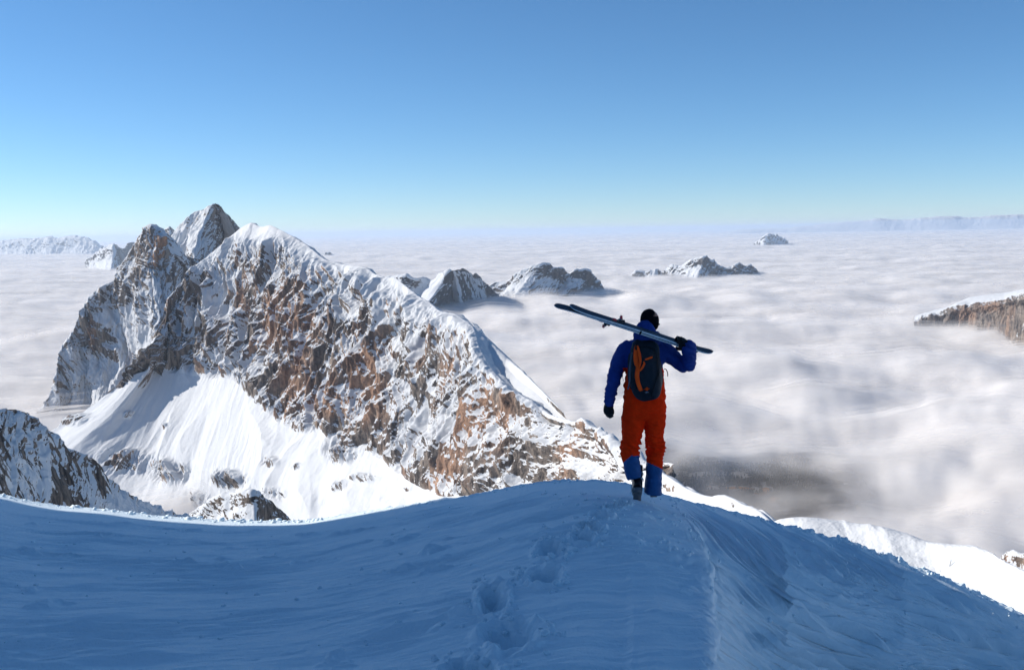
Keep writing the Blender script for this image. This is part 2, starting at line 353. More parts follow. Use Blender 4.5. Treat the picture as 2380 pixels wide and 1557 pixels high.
o, _ = alpine('rocky_mountain', rows, 460, 340, [0.9, 1.5, 2, 3, 4.0], ([0, 1.8, 2, 2.2, 4], [.4, .5, .4, .75, .8]), M_B, rib=(18, 44), terr=(1.6, 24), frac=(9, 22), seed=41, warm0=-0.3,
 snow_bl=[(520,560,90,90,.42),(430,560,50,80,.5),(495,490,14,12,.5),(460,520,8,30,-.5),(530,560,30,60,-.12)], curv=0.8)
tag(o, 'twin snowy summits, half in shade, highest point on the skyline', None, None, 'structure')
# ------------------------------------------------------------------ sea of cloud
DECK = -432.0
def ang_cols(n_in, half, n_out):
    a = np.linspace(-half, half, n_in); b = np.linspace(half, 2*math.pi-half, n_out+2)[1:-1]
    return np.concatenate([a, b, [2*math.pi-half]])
def radii(r0, r1, n): return r0*(r1/r0)**np.linspace(0, 1, n)
HOLE = P(1725, 1182, 1.0)
def billow(p, o, sd, g=0.5): return 1-1.25*ridged(p, o, sd, g)
def deck_height(V, fluff=1.0):
    x, y = V[..., 0], V[..., 1]; r = np.hypot(x, y)
    big = fbm(v3(x/5200, y/3600, 0*x), 3, 101)
    roll = fbm(v3(x/1700+0.5*big, y/800, 0*x+2), 4, 111, 0.5)
    puff = billow(v3(x/560+0.3*roll, y/430, 0*x+5), 4, 121, 0.45)
    near = 1-sstep(2200, 9000, r)
    return 60*big*sstep(1500, 6000, r)+54*roll*(0.8+0.8*near)+52*puff*near*fluff+30*puff*(1-near)-24-105*np.exp(-(((x-430)/650)**2+((y-1560)/620)**2))
def hole_amount(V, grow=1.0, dz=0):
    c = HOLE*((DECK+dz*1.15-85)/HOLE[2]); k = c[1]/1500.0; x, y = (V[..., 0]-c[0])/k, (V[..., 1]-c[1])/k
    w = fbm(v3(V[..., 0]/230, V[..., 1]/230, 0*x), 4, 131)
    x2 = x-0.18*y
    return np.sqrt((x2/(205*grow))**2+(y/(185*grow))**2)+0.6*w
def mat_cloud(name, col, transl=0.3):
    t = NT(name); p = t.pos()
    a = t.attr('cover')
    n = t.noise(t.scale(p, (0.0036, 0.0048, 0.006)), 1.0, 6, 0.54)
    n2 = t.noise(t.scale(p, (0.012, 0.013, 0.02)), 1.0, 4, 0.5)
    nn = t.math('ADD', t.math('MULTIPLY', t.math('SUBTRACT', n, 0.5), 1.0), t.math('MULTIPLY', t.math('SUBTRACT', n2, 0.5), 0.14))
    al = t.math('MULTIPLY', t.maprange(t.math('ADD', a, nn), 0.0, 1.0), t.attr('top'), clamp=True)
    d = t.n('ShaderNodeBsdfDiffuse', {'Color': (*col, 1)}).outputs[0]
    tr = t.n('ShaderNodeBsdfTranslucent', {'Color': (*col, 1)}).outputs[0]
    m = t.n('ShaderNodeMixShader', {0: transl, 1: d, 2: tr}).outputs[0]
    tp = t.n('ShaderNodeBsdfTransparent').outputs[0]
    return t.done(t.n('ShaderNodeMixShader', {0: al, 1: tp, 2: m}).outputs[0])
M_CL = mat_cloud('cloud_vapour', (0.995, 0.975, 0.955), 0.07); M_CB = mat_cloud('dense_cloud', (0.98, 0.955, 0.94), 0.42)
def sheet(name, dz, n_r, n_a, cover0, top, r0=420, r1=150000, fl=1.0, sd=0, amp=1.0, grow=1.0, cov_amp=0.5, h0=0.55, hw=1.3, veil=-0.6):
    a = ang_cols(n_a, rad(36), 90); r = radii(r0, r1, n_r); R_, A_ = np.meshgrid(r, a, indexing='ij')
    V = v3(R_*np.sin(A_), R_*np.cos(A_), 0*R_)
    V[..., 2] = DECK+dz+amp*deck_height(V, fl)
    hm = hole_amount(V, grow, dz)
    cov = cover0+cov_amp*fbm(v3(V[..., 0]/900, V[..., 1]/600, 0*R_+sd), 3, 141+sd)
    cov = np.minimum(cov, np.maximum((hm-h0)*hw, veil))
    return grid_obj(name, V, M_CB if dz <= 0 else M_CL, {'cover': cov, 'top': 0*R_+top}, flip=True)
cs = empty('cloud_sea'); tag(cs, None, None, None, 'stuff')
for k, a in enumerate([(0, 620, 760, 2.5, 1.0), (12, 260, 320, 0.6, 0.7), (22, 260, 320, 0.42, 0.6), (34, 240, 300, 0.25, 0.5), (48, 240, 300, 0.08, 0.45)]):
    o = sheet('cloud_layer', a[0], a[1], a[2], a[3], a[4], sd=k*3, amp=1.0+0.04*k, h0=0.60-0.12*k, hw=0.85, grow=1.0+0.03*k, veil=-0.6 if k == 0 else 0.15); o.parent = cs; o['kind'] = 'stuff'
# thinner decks further down, torn open above the valley
for k, dz in enumerate((-110, -230, -350)):
    o = sheet('cloud_layer', dz, 160, 240, 0.75-0.1*k, 0.6, r1=8000, sd=40+k*5, grow=1.0-0.08*k, h0=0.62-0.15*k, hw=0.8, veil=0.14); o.parent = cs; o['kind'] = 'stuff'

# ------------------------------------------------------------------ air
def box(name, lo, hi, mat):
    v = [(x, y, z) for x in (lo[0], hi[0]) for y in (lo[1], hi[1]) for z in (lo[2], hi[2])]
    f = [(0, 1, 3, 2), (4, 6, 7, 5), (0, 4, 5, 1), (2, 3, 7, 6), (0, 2, 6, 4), (1, 5, 7, 3)]
    return mesh_from(name, v, f, mat, smooth=False)
t = NT('air'); 
vol = t.n('ShaderNodeVolumePrincipled', {'Color': (0.70, 0.83, 1.0, 1), 'Density': 1.9e-5, 'Anisotropy': 0.2})
t.t.links.new(vol.outputs[0], t.out.inputs['Volume'])
hz = box('haze', (-160000, -160000, -1302), (160000, 160000, 210), t.m); tag(hz, None, None, None, 'stuff')
# ------------------------------------------------------------------ snow
def mat_snow(name, sc=1.0, bumpd=0.012, aniso=(1, 1, 1), col=(0.74, 0.85, 0.90)):  # blue of the shade is put into the base colour; snow itself is white
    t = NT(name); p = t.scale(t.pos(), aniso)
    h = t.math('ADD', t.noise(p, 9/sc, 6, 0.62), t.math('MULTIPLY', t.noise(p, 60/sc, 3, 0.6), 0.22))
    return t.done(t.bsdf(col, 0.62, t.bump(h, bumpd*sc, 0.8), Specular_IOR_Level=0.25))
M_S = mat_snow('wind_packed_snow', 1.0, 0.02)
M_SF = mat_snow('sunlit_snow', 25.0, 0.02)

CX = [-1500, -400, 0, 72, 135, 246, 345, 450, 510, 630, 714, 850, 1000, 1100, 1180, 1250, 1320, 1400, 1450, 1500, 1540, 1600, 1650, 1750, 1820, 1900, 2000, 2100, 2200, 2300, 2380, 2600, 3200, 3900]
CY = [1080, 1120, 1148, 1166, 1176, 1184, 1197, 1205, 1211, 1212, 1210, 1189, 1165, 1152, 1134, 1121, 1117, 1118, 1124, 1137, 1150, 1166, 1177, 1202, 1222, 1242, 1272, 1311, 1350, 1396, 1438, 1560, 1950, 2500]
RX = [-1500, 0, 350, 714, 1000, 1180, 1320, 1450, 1540, 1650, 1820, 2100, 2380, 3900]
RR = [24, 19.6, 19.2, 17.6, 15.4, 14.3, 13.4, 12.7, 12.4, 12.4, 12.6, 13.2, 13.8, 17]
BX = [-1500, 0, 600, 1200, 1500, 1625, 1655, 1750, 2000, 2380, 3000, 3900]
BD = [5.4, 4.1, 3.9, 3.45, 3.3, 3.32, 3.50, 4.75, 7.1, 9.8, 12.2, 14]
def smooth1(x, xs, ys, w):
    g = np.arange(-2000, 4400, 5.0); y = np.interp(g, xs, ys); k = np.exp(-0.5*(np.arange(-60, 61)*5.0/w)**2); k /= k.sum()
    return np.interp(x, g, np.convolve(np.pad(y, 60, 'edge'), k, 'valid'))
xc = np.unique(np.concatenate([np.linspace(-1500, -60, 120), np.linspace(-60, 2440, 1500), np.linspace(2440, 3900, 120)]))
nt_ = 900
tt = np.concatenate([np.linspace(-0.6, 0, 40)[:-1], np.linspace(0, 0.98, nt_), np.linspace(0.98, 1.0, 40)[1:], 1+np.linspace(0, 1, 160)[1:]**1.6*1.0])
XC, T = np.meshgrid(xc, tt)
cy = smooth1(XC, CX, CY, 14); cr = smooth1(XC, RX, RR, 60); bd = smooth1(XC, BX, BD, 14)
Bp = P(XC, 1640, bd)
tc = np.clip(T, 0, 1); s = tc*bd/((1-tc)*cr+tc*bd)
lean = -70*s*np.exp(-((XC-1645)/330.0)**2)
Xl = XC+lean; cy = smooth1(Xl, CX, CY, 14)
Cp = P(Xl, cy, cr)
V = Bp+(Cp-Bp)*s[..., None]
bul = 0.08+0.06*np.exp(-((XC-1420)/300.0)**2)
V[..., 2] += bul*4*s*(1-s)*(1-0.3*s)
# beyond the crest the snow rolls over and drops
e = np.clip(T-1, 0, None)*16.0; hd = Cp[..., :2]/np.linalg.norm(Cp[..., :2], axis=-1, keepdims=True)
V[..., 0] += hd[..., 0]*e; V[..., 1] += hd[..., 1]*e; V[..., 2] -= (0.24*e+0.055*e*e)*(T > 1)
O = np.array([0.0, -1.2, -1.52]); w = np.clip(-T/0.6, 0, 1)[..., None]
V = np.where(T[..., None] < 0, Bp*(1-w)+O*w+np.array([0, 0, 0.1])*np.sin(w*math.pi), V)
# the two characters of the surface
Nn = normals(V); Nn = np.where(Nn[..., 2:3] < 0, -Nn, Nn)
right = sstep(1600, 1700, XC-0*T)
xw, yw = V[..., 0], V[..., 1]
# left: low wind ripples following the bowl
wp = 0.35*noise(v3(xw*0.35, yw*0.5, 0*xw), 201)
rp = ridged(v3(xw*0.42+wp*2, (yw-0.10*xw+0.02*xw*xw)*3.1+wp, 0*xw), 3, 211)-0.5
rp2 = ridged(v3(xw*1.3+wp*3, (yw-0.10*xw+0.02*xw*xw)*9.0+wp*2, 0*xw), 2, 221)-0.5
pat = sstep(-0.15, 0.35, fbm(v3(xw*0.5, yw*0.8, 0*xw), 3, 231))
dl = 0.050*rp*(0.25+pat)+0.018*rp2*(0.3+pat)+0.030*fbm(v3(xw*1.1, yw*1.7, 0*xw), 4, 241)
lump = np.clip(fbm(v3(xw*2.1, yw*2.8, 0*xw), 4, 251)-0.18, 0, 1)*sstep(0.0, 0.35, fbm(v3(xw*0.6, yw*0.8, 0*xw+4), 2, 252))
dl += 0.16*lump
# right: sastrugi, steep little scarps drawn out along the slope
kx = np.interp(XC, [1600, 1700, 1850, 2100, 2500, 3900], [0, .22, .46, .70, .95, 1.6])
q = tc+kx+0.03*noise(v3(XC/180.0, tc*6, 0*XC), 261)
al = np.interp(XC, [1600, 2380, 3900], [0, 8.0, 20])
def saw(x): f = x-np.floor(x); return np.where(f < 0.16, f/0.16, (1-f)/0.84)
sg = 0
for (fq, fa, am, sd) in ((9, 0.22, 0.060, 271), (21, 0.36, 0.050, 281), (45, 0.6, 0.022, 291)):
    nn = noise(v3(al*fa, q*fq*0.5, 0*q), sd); m = sstep(0.0, 0.5, noise(v3(al*fa*0.8+9, q*fq*0.33, 0*q), sd+3)+0.15)
    sg = sg+am*(saw(q*fq+0.8*nn)-0.5)*m
smoothz = sstep(1760, 1960, XC+220*tc)*0.75+0.25
dr = sg*smoothz+0.020*(ridged(v3(al*0.6+2*noise(v3(al*.3, q*4, 0*q), 303), q*58, 0*q), 2, 301)-0.5)+0.009*(ridged(v3(al*0.9, q*125, 0*q), 1, 305)-0.5)+0.006*fbm(v3(xw*1.1, yw*1.1, 0*xw), 3, 311)
fade = sstep(-0.3, 0.0, T)*(1-0.85*sstep(0.82, 1.0, tc))
disp = (dl*(1-right)+dr*right)*fade
# broken crumbs along the rim
rim = np.exp(-((T-1.0)/0.012)**2)
disp += rim*0.035*np.clip(fbm(v3(xw*6, yw*6, 0*xw), 3, 321)+0.1, 0, 1)
# ragged lip of the ridge in the foreground
lip = np.exp(-((XC-1648-16*noise(v3(T*7, 0*T, 0*T), 331)-8*noise(v3(T*30, 0*T, 0*T), 332))/26.0)**2)*(1-sstep(0.60, 0.80, T))
disp += 0.03*lip*fade
lx = XC-1648-16*noise(v3(T*7, 0*T, 0*T), 331)-8*noise(v3(T*30, 0*T, 0*T), 332)
disp -= fade*0.05*sstep(0, 34, lx)*(1-sstep(60, 520, lx))*(1-sstep(0.70, 0.92, T))
# old ski track beside the lip
trk = np.exp(-((XC-1425-20*np.sin(T*4))/60.0)**2)*sstep(0.02, 0.1, T)*(1-sstep(0.50, 0.62, T))
disp -= 0.022*trk
trk2 = np.exp(-((XC-1455-20*np.sin(T*4))/10.0)**2)*sstep(0.02, 0.1, T)*(1-sstep(0.50, 0.62, T)); disp += 0.004*trk2
disp *= 1.35+2.4*right*sstep(0, 300, XC-1700)
V = V+Nn*disp[..., None]
# boot prints
PX, PY = px(V)
STEPS = [(1190, 1478, 66, 30, -0.25), (1148, 1398, 32, 33, 0.25), (1268, 1342, 40, 18, -0.2), (1284, 1280, 36, 17, -0.2), (1352, 1252, 26, 10, 0), (1372, 1228, 28, 8, 0), (1400, 1200, 22, 6, 0), (1425, 1182, 18, 5, 0), (1096, 1560, 60, 26, -.2), (1448, 1170, 16, 4, 0)]
zz = V[..., 2].copy()
for (a, b, ra, rb_, ang) in STEPS:
    dx = (PX-a)/ra; dy = (PY-b)/rb_; dx2 = dx*math.cos(ang)+dy*math.sin(ang)*rb_/ra; dy2 = dy*math.cos(ang)-dx*math.sin(ang)*ra/rb_*0.6
    m = (T > 0) & (T < 1)
    r_ = np.sqrt(dx2**2+dy2**2)+0.20*noise(V*7.0, 341)+0.14*noise(V*19.0, 343)
    dep = 0.11 if rb_ > 12 else 0.085
    zz -= m*dep*(1-sstep(0.55, 1.05, r_)); zz += m*0.035*np.exp(-((r_-1.25)/0.22)**2)*(0.6+noise(V*14.0, 342))
V[..., 2] = zz
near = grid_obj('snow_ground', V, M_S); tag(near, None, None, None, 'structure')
NEARV = V
def ground_at(X, Y):
    m = (PX-X)**2+(PY-Y)**2+(T > 1)*1e6; i = np.argmin(m); return V.reshape(-1, 3)[i]

# unseen snow flank added on the left, shaped to throw shade over the foreground
gx = np.linspace(-95, 60, 230); gy = np.linspace(-70, 75, 220); GX, GY = np.meshgrid(gx, gy)
yl = 14.6+0.27*(6.6-GX)
hl = np.minimum(np.clip(-11.5-GX, 0, None)*1.1, 37)
edge = 1-sstep(0, 5.0, GY-yl+3.0+1.2*noise(v3(GX/6, GY/6, 0*GX), 401))
base = -1.9-0.12*np.clip(GY, -3, 60)-0.5*np.clip(GX, 0, 60)-0.9*np.clip(GY-10-0.35*np.clip(-GX, 0, 40), 0, 60)+0.08*np.clip(-5-GY, 0, 70)
inner = sstep(0, 3, np.minimum(np.minimum(GX+10.5, 12-GX), np.minimum(GY+2.0, 24-GY)))
Z = base-0.9-inner*3.0+hl*edge+0.5*fbm(v3(GX/9, GY/9, 0*GX), 3, 411)
Z = np.where(GX < -10, Z-(1-edge)*1.5*np.clip(GY-yl+3, 0, 50), Z)
shade_flank = grid_obj('snow_slope', v3(GX, GY, Z), M_S); tag(shade_flank, None, None, None, 'structure')

# ------------------------------------------------------------------ slopes between the foreground and the ridge
M_C = mat_alpine('near_alpine_rock', 0.6, orange=0.5, dark=0.8)
M_D = mat_alpine('mid_alpine_rock', 3.0, orange=0.6)
def spur(name, cols, mat, slopes, back, nu, nv, rock, label, seed, **kw):
    rows = [[] for _ in range(2+len(slopes)+1)]
    for c in cols:
        p = P(c[0], c[1], c[2]); rows[2].append(p); sc = c[2]
        rows[1].append(p+np.array(back)*0.03*sc); rows[0].append(p+np.array(back)*0.35*sc+np.array([0, 0, -.12*sc]))
        q = p
        for k, (g, s_) in enumerate(zip(c[3:], slopes)):
            q = slope_to(q, g[0], g[1], s_); rows[3+k].append(q)
    o, V_ = alpine(name, rows[:3+len(slopes)], nu, nv, [0.9, 1.5, 2]+[3+i for i in range(len(slopes))], rock, mat, seed=seed, **kw)
    tag(o, label, None, None, 'structure'); return o, V_
# shaded rocky shoulder low on the left
sil = [(-120,955),(-40,950),(0,951),(45,954),(69,965),(90,977),(99,992),(135,1013),(146,1037),(180,1050),(210,1067),(225,1094),(255,1121),(300,1148),(345,1172),(390,1190),(430,1200),(480,1230)]
cols = [(x, y, 108+0.15*x, (x+12, y+(1260-y)*0.45), (x+5, 1290)) for x, y in sil]
spur('rocky_slope', cols, M_C, (0.75, 0.7), (0.2, 1, -1.3), 560, 360, ([0, 1.9, 2.1, 4], [.3, .35, .5, .35]), 'shaded rocky snow shoulder at the far left', 61,
     rib=(1.4, 9), terr=(0.5, 2.4), frac=(2.0, 4), snowrib=(0.6, 10), snow_thr=0.50, snow_bl=[(60,1100,70,60,.8),(330,1170,60,30,.7),(240,1170,40,30,.3),(40,1010,50,12,.35),(180,1090,60,50,-.35),(60,1050,40,18,-.5),(140,1120,40,40,-.2),(225,1130,30,30,-.1),(25,960,60,8,-.3)], warm0=-0.5)
# small rounded knoll
sil = [(380,1235),(425,1200),(441,1190),(480,1169),(540,1146),(588,1140),(615,1157),(645,1181),(672,1206),(700,1240)]
dd = [225,220,216,208,200,195,200,208,218,230]
cols = [(x, y, d, (x+4, y+40), (x, 1300)) for (x, y), d in zip(sil, dd)]
spur('snow_knoll', cols, M_C, (0.7, 0.8), (0.3, 1, -1.0), 300, 220, ([0, 1.9, 2.1, 4], [.3, .3, .45, .4]), 'small rounded knoll, snowy left and rocky right, at the foot of the ridge', 67,
     rib=(1.8, 12), terr=(0.8, 4), frac=(2.4, 9), snowrib=(0.4, 13), snow_thr=0.6, snow_bl=[(480,1185,70,16,.7),(620,1180,50,34,-.45),(560,1195,60,10,-.2)], warm0=-0.5)
# sunlit crest leading away behind the skier
sil = [(1470,1098,330),(1510,1096,320),(1548,1102,300),(1575,1118,280),(1600,1136,262),(1630,1148,246),(1660,1156,232),(1688,1153,222),(1706,1158,214),(1724,1168,207),(1745,1178,200),(1768,1189,193),(1790,1208,186),(1812,1228,178)]
cols = [(x, y, d, (x-14, y+34), (x-30, y+150)) for x, y, d in sil]
spur('snow_crest', cols, M_D, (0.55, 0.7), (1.0, 0.45, -1.1), 420, 260, ([0, 1.9, 2.1, 4], [.2, .1, .08, .1]), 'sunlit white crest running down to the right of the skier', 71,
     rib=(1.2, 18), terr=(0.3, 5), frac=(1.0, 16), snowrib=(1.2, 30), snow_thr=0.5, rockb=[(1555,1132,14,10,.7),(1706,1172,6,8,.5)], warm0=0.1)
# broad sunlit slope on the right
sil = [(1760,1250,120),(1790,1226,118),(1812,1215,116),(1840,1211,115),(1868,1210,114),(1910,1213,113),(1956,1220,112),(2005,1226,110),(2052,1232,108),(2108,1248,106),(2148,1264,104),(2200,1272,101),(2260,1277,98),(2288,1285,96),(2328,1309,92),(2380,1334,88),(2460,1380,84),(2560,1440,80)]
cols = [(x, y-9, d, (x+25, y+60), (x+60, y+260)) for x, y, d in sil]
o, RV = spur('snow_slope', cols, M_D, (0.30, 0.34), (0.45, 1.0, -0.9), 520, 320, ([0, 4], [.05, .05]), 'broad sunlit snow slope dropping to the right beyond the shade', 77,
     rib=(0.5, 9), terr=(0.15, 3), frac=(0.35, 5), snowrib=(0.35, 6), snow_thr=0.5, rockb=[(2195,1330,10,6,.9),(2170,1335,26,14,.45),(2110,1296,26,5,.5),(2130,1302,20,4,.5)], warm0=-0.3)
# brown outcrop at the right edge
sil = [(2290,1330,900),(2320,1298,900),(2340,1284,890),(2356,1278,880),(2380,1284,870),(2410,1270,860),(2480,1250,850),(2600,1240,840)]
cols = [(x, y, d, (x-6, y+50), (x-20, y+180)) for x, y, d in sil]
spur('rocky_slope', cols, M_A, (1.2, 1.0), (0.4, 1, -1.0), 200, 160, ([0, 4], [.5, .8]), 'brown outcrop half buried in snow at the right edge', 83,
     rib=(6, 30), terr=(2, 10), frac=(4, 18), snowrib=(3, 30), warm0=0.75)

# ------------------------------------------------------------------ summits standing out of the cloud
M_F = mat_alpine('distant_rock', 18.0, orange=0.1, dark=0.5)
def island(label, sil, d0, dslope, lean, slopes, mat, seed, nu=260, nv=160, rockm=0.55, **kw):
    cols = []
    for i, p_ in enumerate(sil):
        x, y = p_[:2]; d = (p_[2] if len(p_) > 2 else d0+dslope*(x-sil[0][0]))
        cols.append((x, y, d, (x+lean*0.35, y+26), (x+lean, y+90)))
    sc = d0/6000.0
    kw.setdefault('rib', (34*sc, 260*sc)); kw.setdefault('terr', (5*sc, 50*sc)); kw.setdefault('frac', (26*sc, 75*sc)); kw.setdefault('snowrib', (30*sc, 200*sc))
    spur('distant_mountain', cols, mat, slopes, (0.15, 1, -1.0), nu, nv, ([0, 1.9, 2.1, 4], [rockm]*4), label, seed, **kw)
# shaded pair right of the ridge
island('snowy summit with a dark shaded face, nearest the big ridge among the cloud', [(860,680,5900),(905,650,5800),(930,646,5750),(950,640,5700),(966,650,5700),(990,648,5720),(1010,655,5720),(1030,636,5600),(1052,632,5520),(1068,630,5600),(1086,629,5800),(1102,642,5900),(1108,638,5950),(1120,650,6050),(1135,662,6200),(1150,678,6300),(1165,695,6400)],
       5700, 0, -70, (0.8, 0.7), M_F, 91, 340, 200, 0.45, warm0=-.6, snow_bl=[(1000,660,60,26,.4),(1078,650,30,30,-.35)])
island('long snow and rock massif, middle one among the cloud', [(1120,690,6500),(1146,663,6500),(1165,654,6500),(1185,655,6480),(1198,648,6450),(1206,636,6430),(1225,628,6420),(1245,620,6400),(1262,617,6400),(1280,619,6430),(1295,626,6480),(1312,630,6560),(1325,640,6600),(1340,631,6600),(1355,630,6620),(1372,634,6650),(1383,644,6700),(1395,658,6750),(1405,675,6800)],
       6400, 0, -50, (0.8, 0.7), M_F, 95, 420, 200, 0.6, warm0=-.6, snow_bl=[(1275,660,30,16,.9),(1190,665,60,16,-.3)])
island('small rocky hump just left of the pointed island summit', [(1460,648,9300),(1478,637,9300),(1495,633,9300),(1515,635,9250),(1528,630,9250),(1536,640,9300),(1545,650,9300)], 9300, 0, -10, (0.7, 0.6), M_F, 97, 120, 80, 0.7, warm0=-.6)
island('pointed snowy island summit standing out of the cloud', [(1535,646,9350),(1552,630,9300),(1565,622,9250),(1580,622,9200),(1600,614,9150),(1618,606,9100),(1638,600,9050),(1652,607,9150),(1668,617,9250),(1684,626,9350),(1700,624,9350),(1718,617,9350),(1732,620,9400),(1745,619,9400),(1757,628,9450),(1768,642,9500)],
       9200, 0, -30, (0.8, 0.6), M_F, 99, 320, 160, 0.7, warm0=-.6, snow_bl=[(1660,620,20,16,.5),(1725,628,30,10,-.4)])
island('farthest small white fin rising from the cloud', [(1738,582,24500),(1752,571,24300),(1766,560,24000),(1780,551,23800),(1786,549,23800),(1795,552,24100),(1805,548,24300),(1815,553,24500),(1830,566,24800)], 24000, 0, -15, (0.7, 0.5), M_F, 103, 160, 90, 0.5, warm0=-.6)
# left-hand skyline
island('pale snowy range on the far left skyline', [(-80,575),(-30,566),(0,566),(20,562),(40,560),(60,558),(84,561),(105,557),(125,555),(140,560),(160,556),(180,553),(200,556),(215,560),(228,568),(240,578)], 30000, -8, -10, (0.6, 0.5), M_F, 107, 420, 110, 0.35, warm0=-.6)
island('white pyramid in front of the far left range', [(205,606,15000),(222,597,14600),(240,586,14300),(258,577,14000),(270,571,13800),(280,577,14300),(290,580,14600),(300,574,15000),(315,566,15400),(335,570,15600)], 14500, 0, -20, (0.7, 0.5), M_F, 109, 220, 110, 0.45, warm0=-.6)
island('white peak between the grey pinnacle and the twin summits', [(374,562,9000),(386,540,8900),(398,531,8800),(410,540,9000),(425,556,9200)], 9000, 0, -10, (0.9, 0.7), M_F, 111, 140, 110, 0.3, warm0=-.6)
island('low blue range on the right skyline', [(1700,540),(1830,533),(1900,526),(1960,519),(2010,516),(2050,512),(2100,514),(2150,510),(2200,507),(2260,509),(2320,504),(2380,503),(2450,505),(2560,500)], 70000, 2, -5, (0.3, 0.3), M_F, 113, 420, 70, 0.6, warm0=-.6, frac=(160, 1500), rib=(120, 2500), terr=(20, 300), snowrib=(100, 2500))
island('dark summit just over the ridge shoulder, far away', [(738,606,20000),(755,596,20000),(765,592,20000),(775,596,20000),(785,606,20000)], 20000, 0, -10, (0.6, 0.5), M_F, 115, 80, 60, 0.8, warm0=-.6)
# cliff band and white plateau on the right
M_P = mat_alpine('plateau_rock', 7.0, orange=0.55)
sil = [(2125,745,4300),(2150,737,4280),(2175,730,4260),(2205,722,4220),(2222,714,4200),(2250,701,4160),(2290,695,4050),(2330,690,3930),(2380,681,3750),(2450,675,3500),(2560,672,3250)]
rows = [[] for _ in range(6)]
for (x, y, d) in sil:
    y -= 7; p = P(x, y-2, d+340); c_ = P(x, y+ (2 if x < 2240 else 14-6*(x > 2340)), d)
    rows[2].append(p); rows[1].append(p+np.array([0, 60, -30.])); rows[0].append(p+np.array([60, 600, -420.]))
    rows[3].append(c_); q = slope_to(c_, x-2, y+58, 4.0); rows[4].append(q); rows[5].append(slope_to(q, x-8, y+130, 2.5))
o, _ = alpine('rocky_plateau', rows, 420, 300, [0.9, 1.6, 2, 3, 4.6, 5.2], ([0, 2, 2.9, 3.05, 4.6, 4.8, 5.2], [0, 0, 0.05, 1, 1, .95, .9]), M_P, rib=(22, 75), terr=(3, 40), frac=(6, 30), snowrib=(3, 200), seed=117, ridge_keep=3, snow_bl=[(2300,725,140,40,-.9)],
     snow_thr=0.6, warm_bl=[(2245,735,24,14,.9),(2300,712,30,14,.5)], warm0=0.25)
tag(o, 'white plateau above a vertical orange cliff band at the right edge', None, None, 'structure')
# ------------------------------------------------------------------ valley floor under the torn cloud
VZ = -1000.0
def vpt(X, Y, z=VZ): p = P(X, Y, 1.0); return p*(z/p[..., 2])[..., None] if p.ndim > 1 else p*(z/p[2])
vx = np.linspace(-1200, 3200, 260); vy = np.linspace(2400, 8000, 320); VX, VY = np.meshgrid(vx, vy)
Vv = v3(VX, VY, 0*VX+VZ); QX, QY = px(Vv)
lake = blobs(QX, QY, [(1715,1172,48,20,1.3),(1765,1180,34,20,1.2),(1690,1150,26,10,.9),(1800,1200,34,16,1.0)])
lake = sstep(0.45, 0.6, lake+0.10*noise(Vv/60.0, 501))
hill = 60*fbm(Vv/900.0, 4, 511)+12*fbm(Vv/120.0, 3, 512)+160*sstep(4600, 7600, VY)
Vv[..., 2] = VZ+4+(np.abs(hill)+0)*(1-lake)*sstep(0, 1, 1-lake)-7*lake
reed = blobs(QX, QY, [(1708,1137,26,4,1.2),(1738,1143,18,5,1),(1780,1143,13,8,1.3),(1800,1168,20,6,.7),(1765,1152,20,3,.8),(1650,1136,10,5,.6)])
patch = blobs(QX, QY, [(1720,1110,24,10,1),(1752,1142,20,8,.9),(1655,1142,22,8,1.1),(1600,1112,12,8,.6),(1770,1128,16,5,.6)])
t = NT('valley_floor'); p = t.pos(); n = t.noise(p, 0.03, 5, 0.65); n2 = t.noise(p, 0.008, 4, 0.6)
c = t.mix(t.maprange(n, 0.42, 0.6), (0.10, 0.105, 0.11), (0.36, 0.33, 0.33))
c = t.mix(t.maprange(t.math('ADD', n2, t.math('MULTIPLY', n, 0.4)), 0.66, 0.76), c, (0.7, 0.72, 0.76))
c = t.mix(t.maprange(t.math('ADD', t.attr('patch'), t.math('SUBTRACT', n, 0.5)), 0.45, 0.6), c, (0.8, 0.82, 0.85))
c = t.mix(t.maprange(t.math('ADD', t.attr('reed'), t.math('SUBTRACT', n, 0.5)), 0.4, 0.6), c, (0.75, 0.33, 0.10))
g = grid_obj('valley_ground', Vv, t.done(t.bsdf(c, 0.95)), {'reed': reed, 'patch': patch}); tag(g, None, None, None, 'structure')
a_, b_, c_, d_ = vpt(np.array([1560., 1900, 1900, 1560]), np.array([1120., 1120, 1240, 1240]))
t = NT('lake_water')
lk = mesh_from('lake_water', [a_, b_, c_, d_], [(0, 1, 2, 3)], t.done(t.bsdf((0.06, 0.10, 0.11), 0.15, t.bump(t.noise(t.pos(), 0.3, 3), 0.3)))); tag(lk, None, None, None, 'structure')
rs = np.random.RandomState(5); tv = []; tf = []
n_ = 0
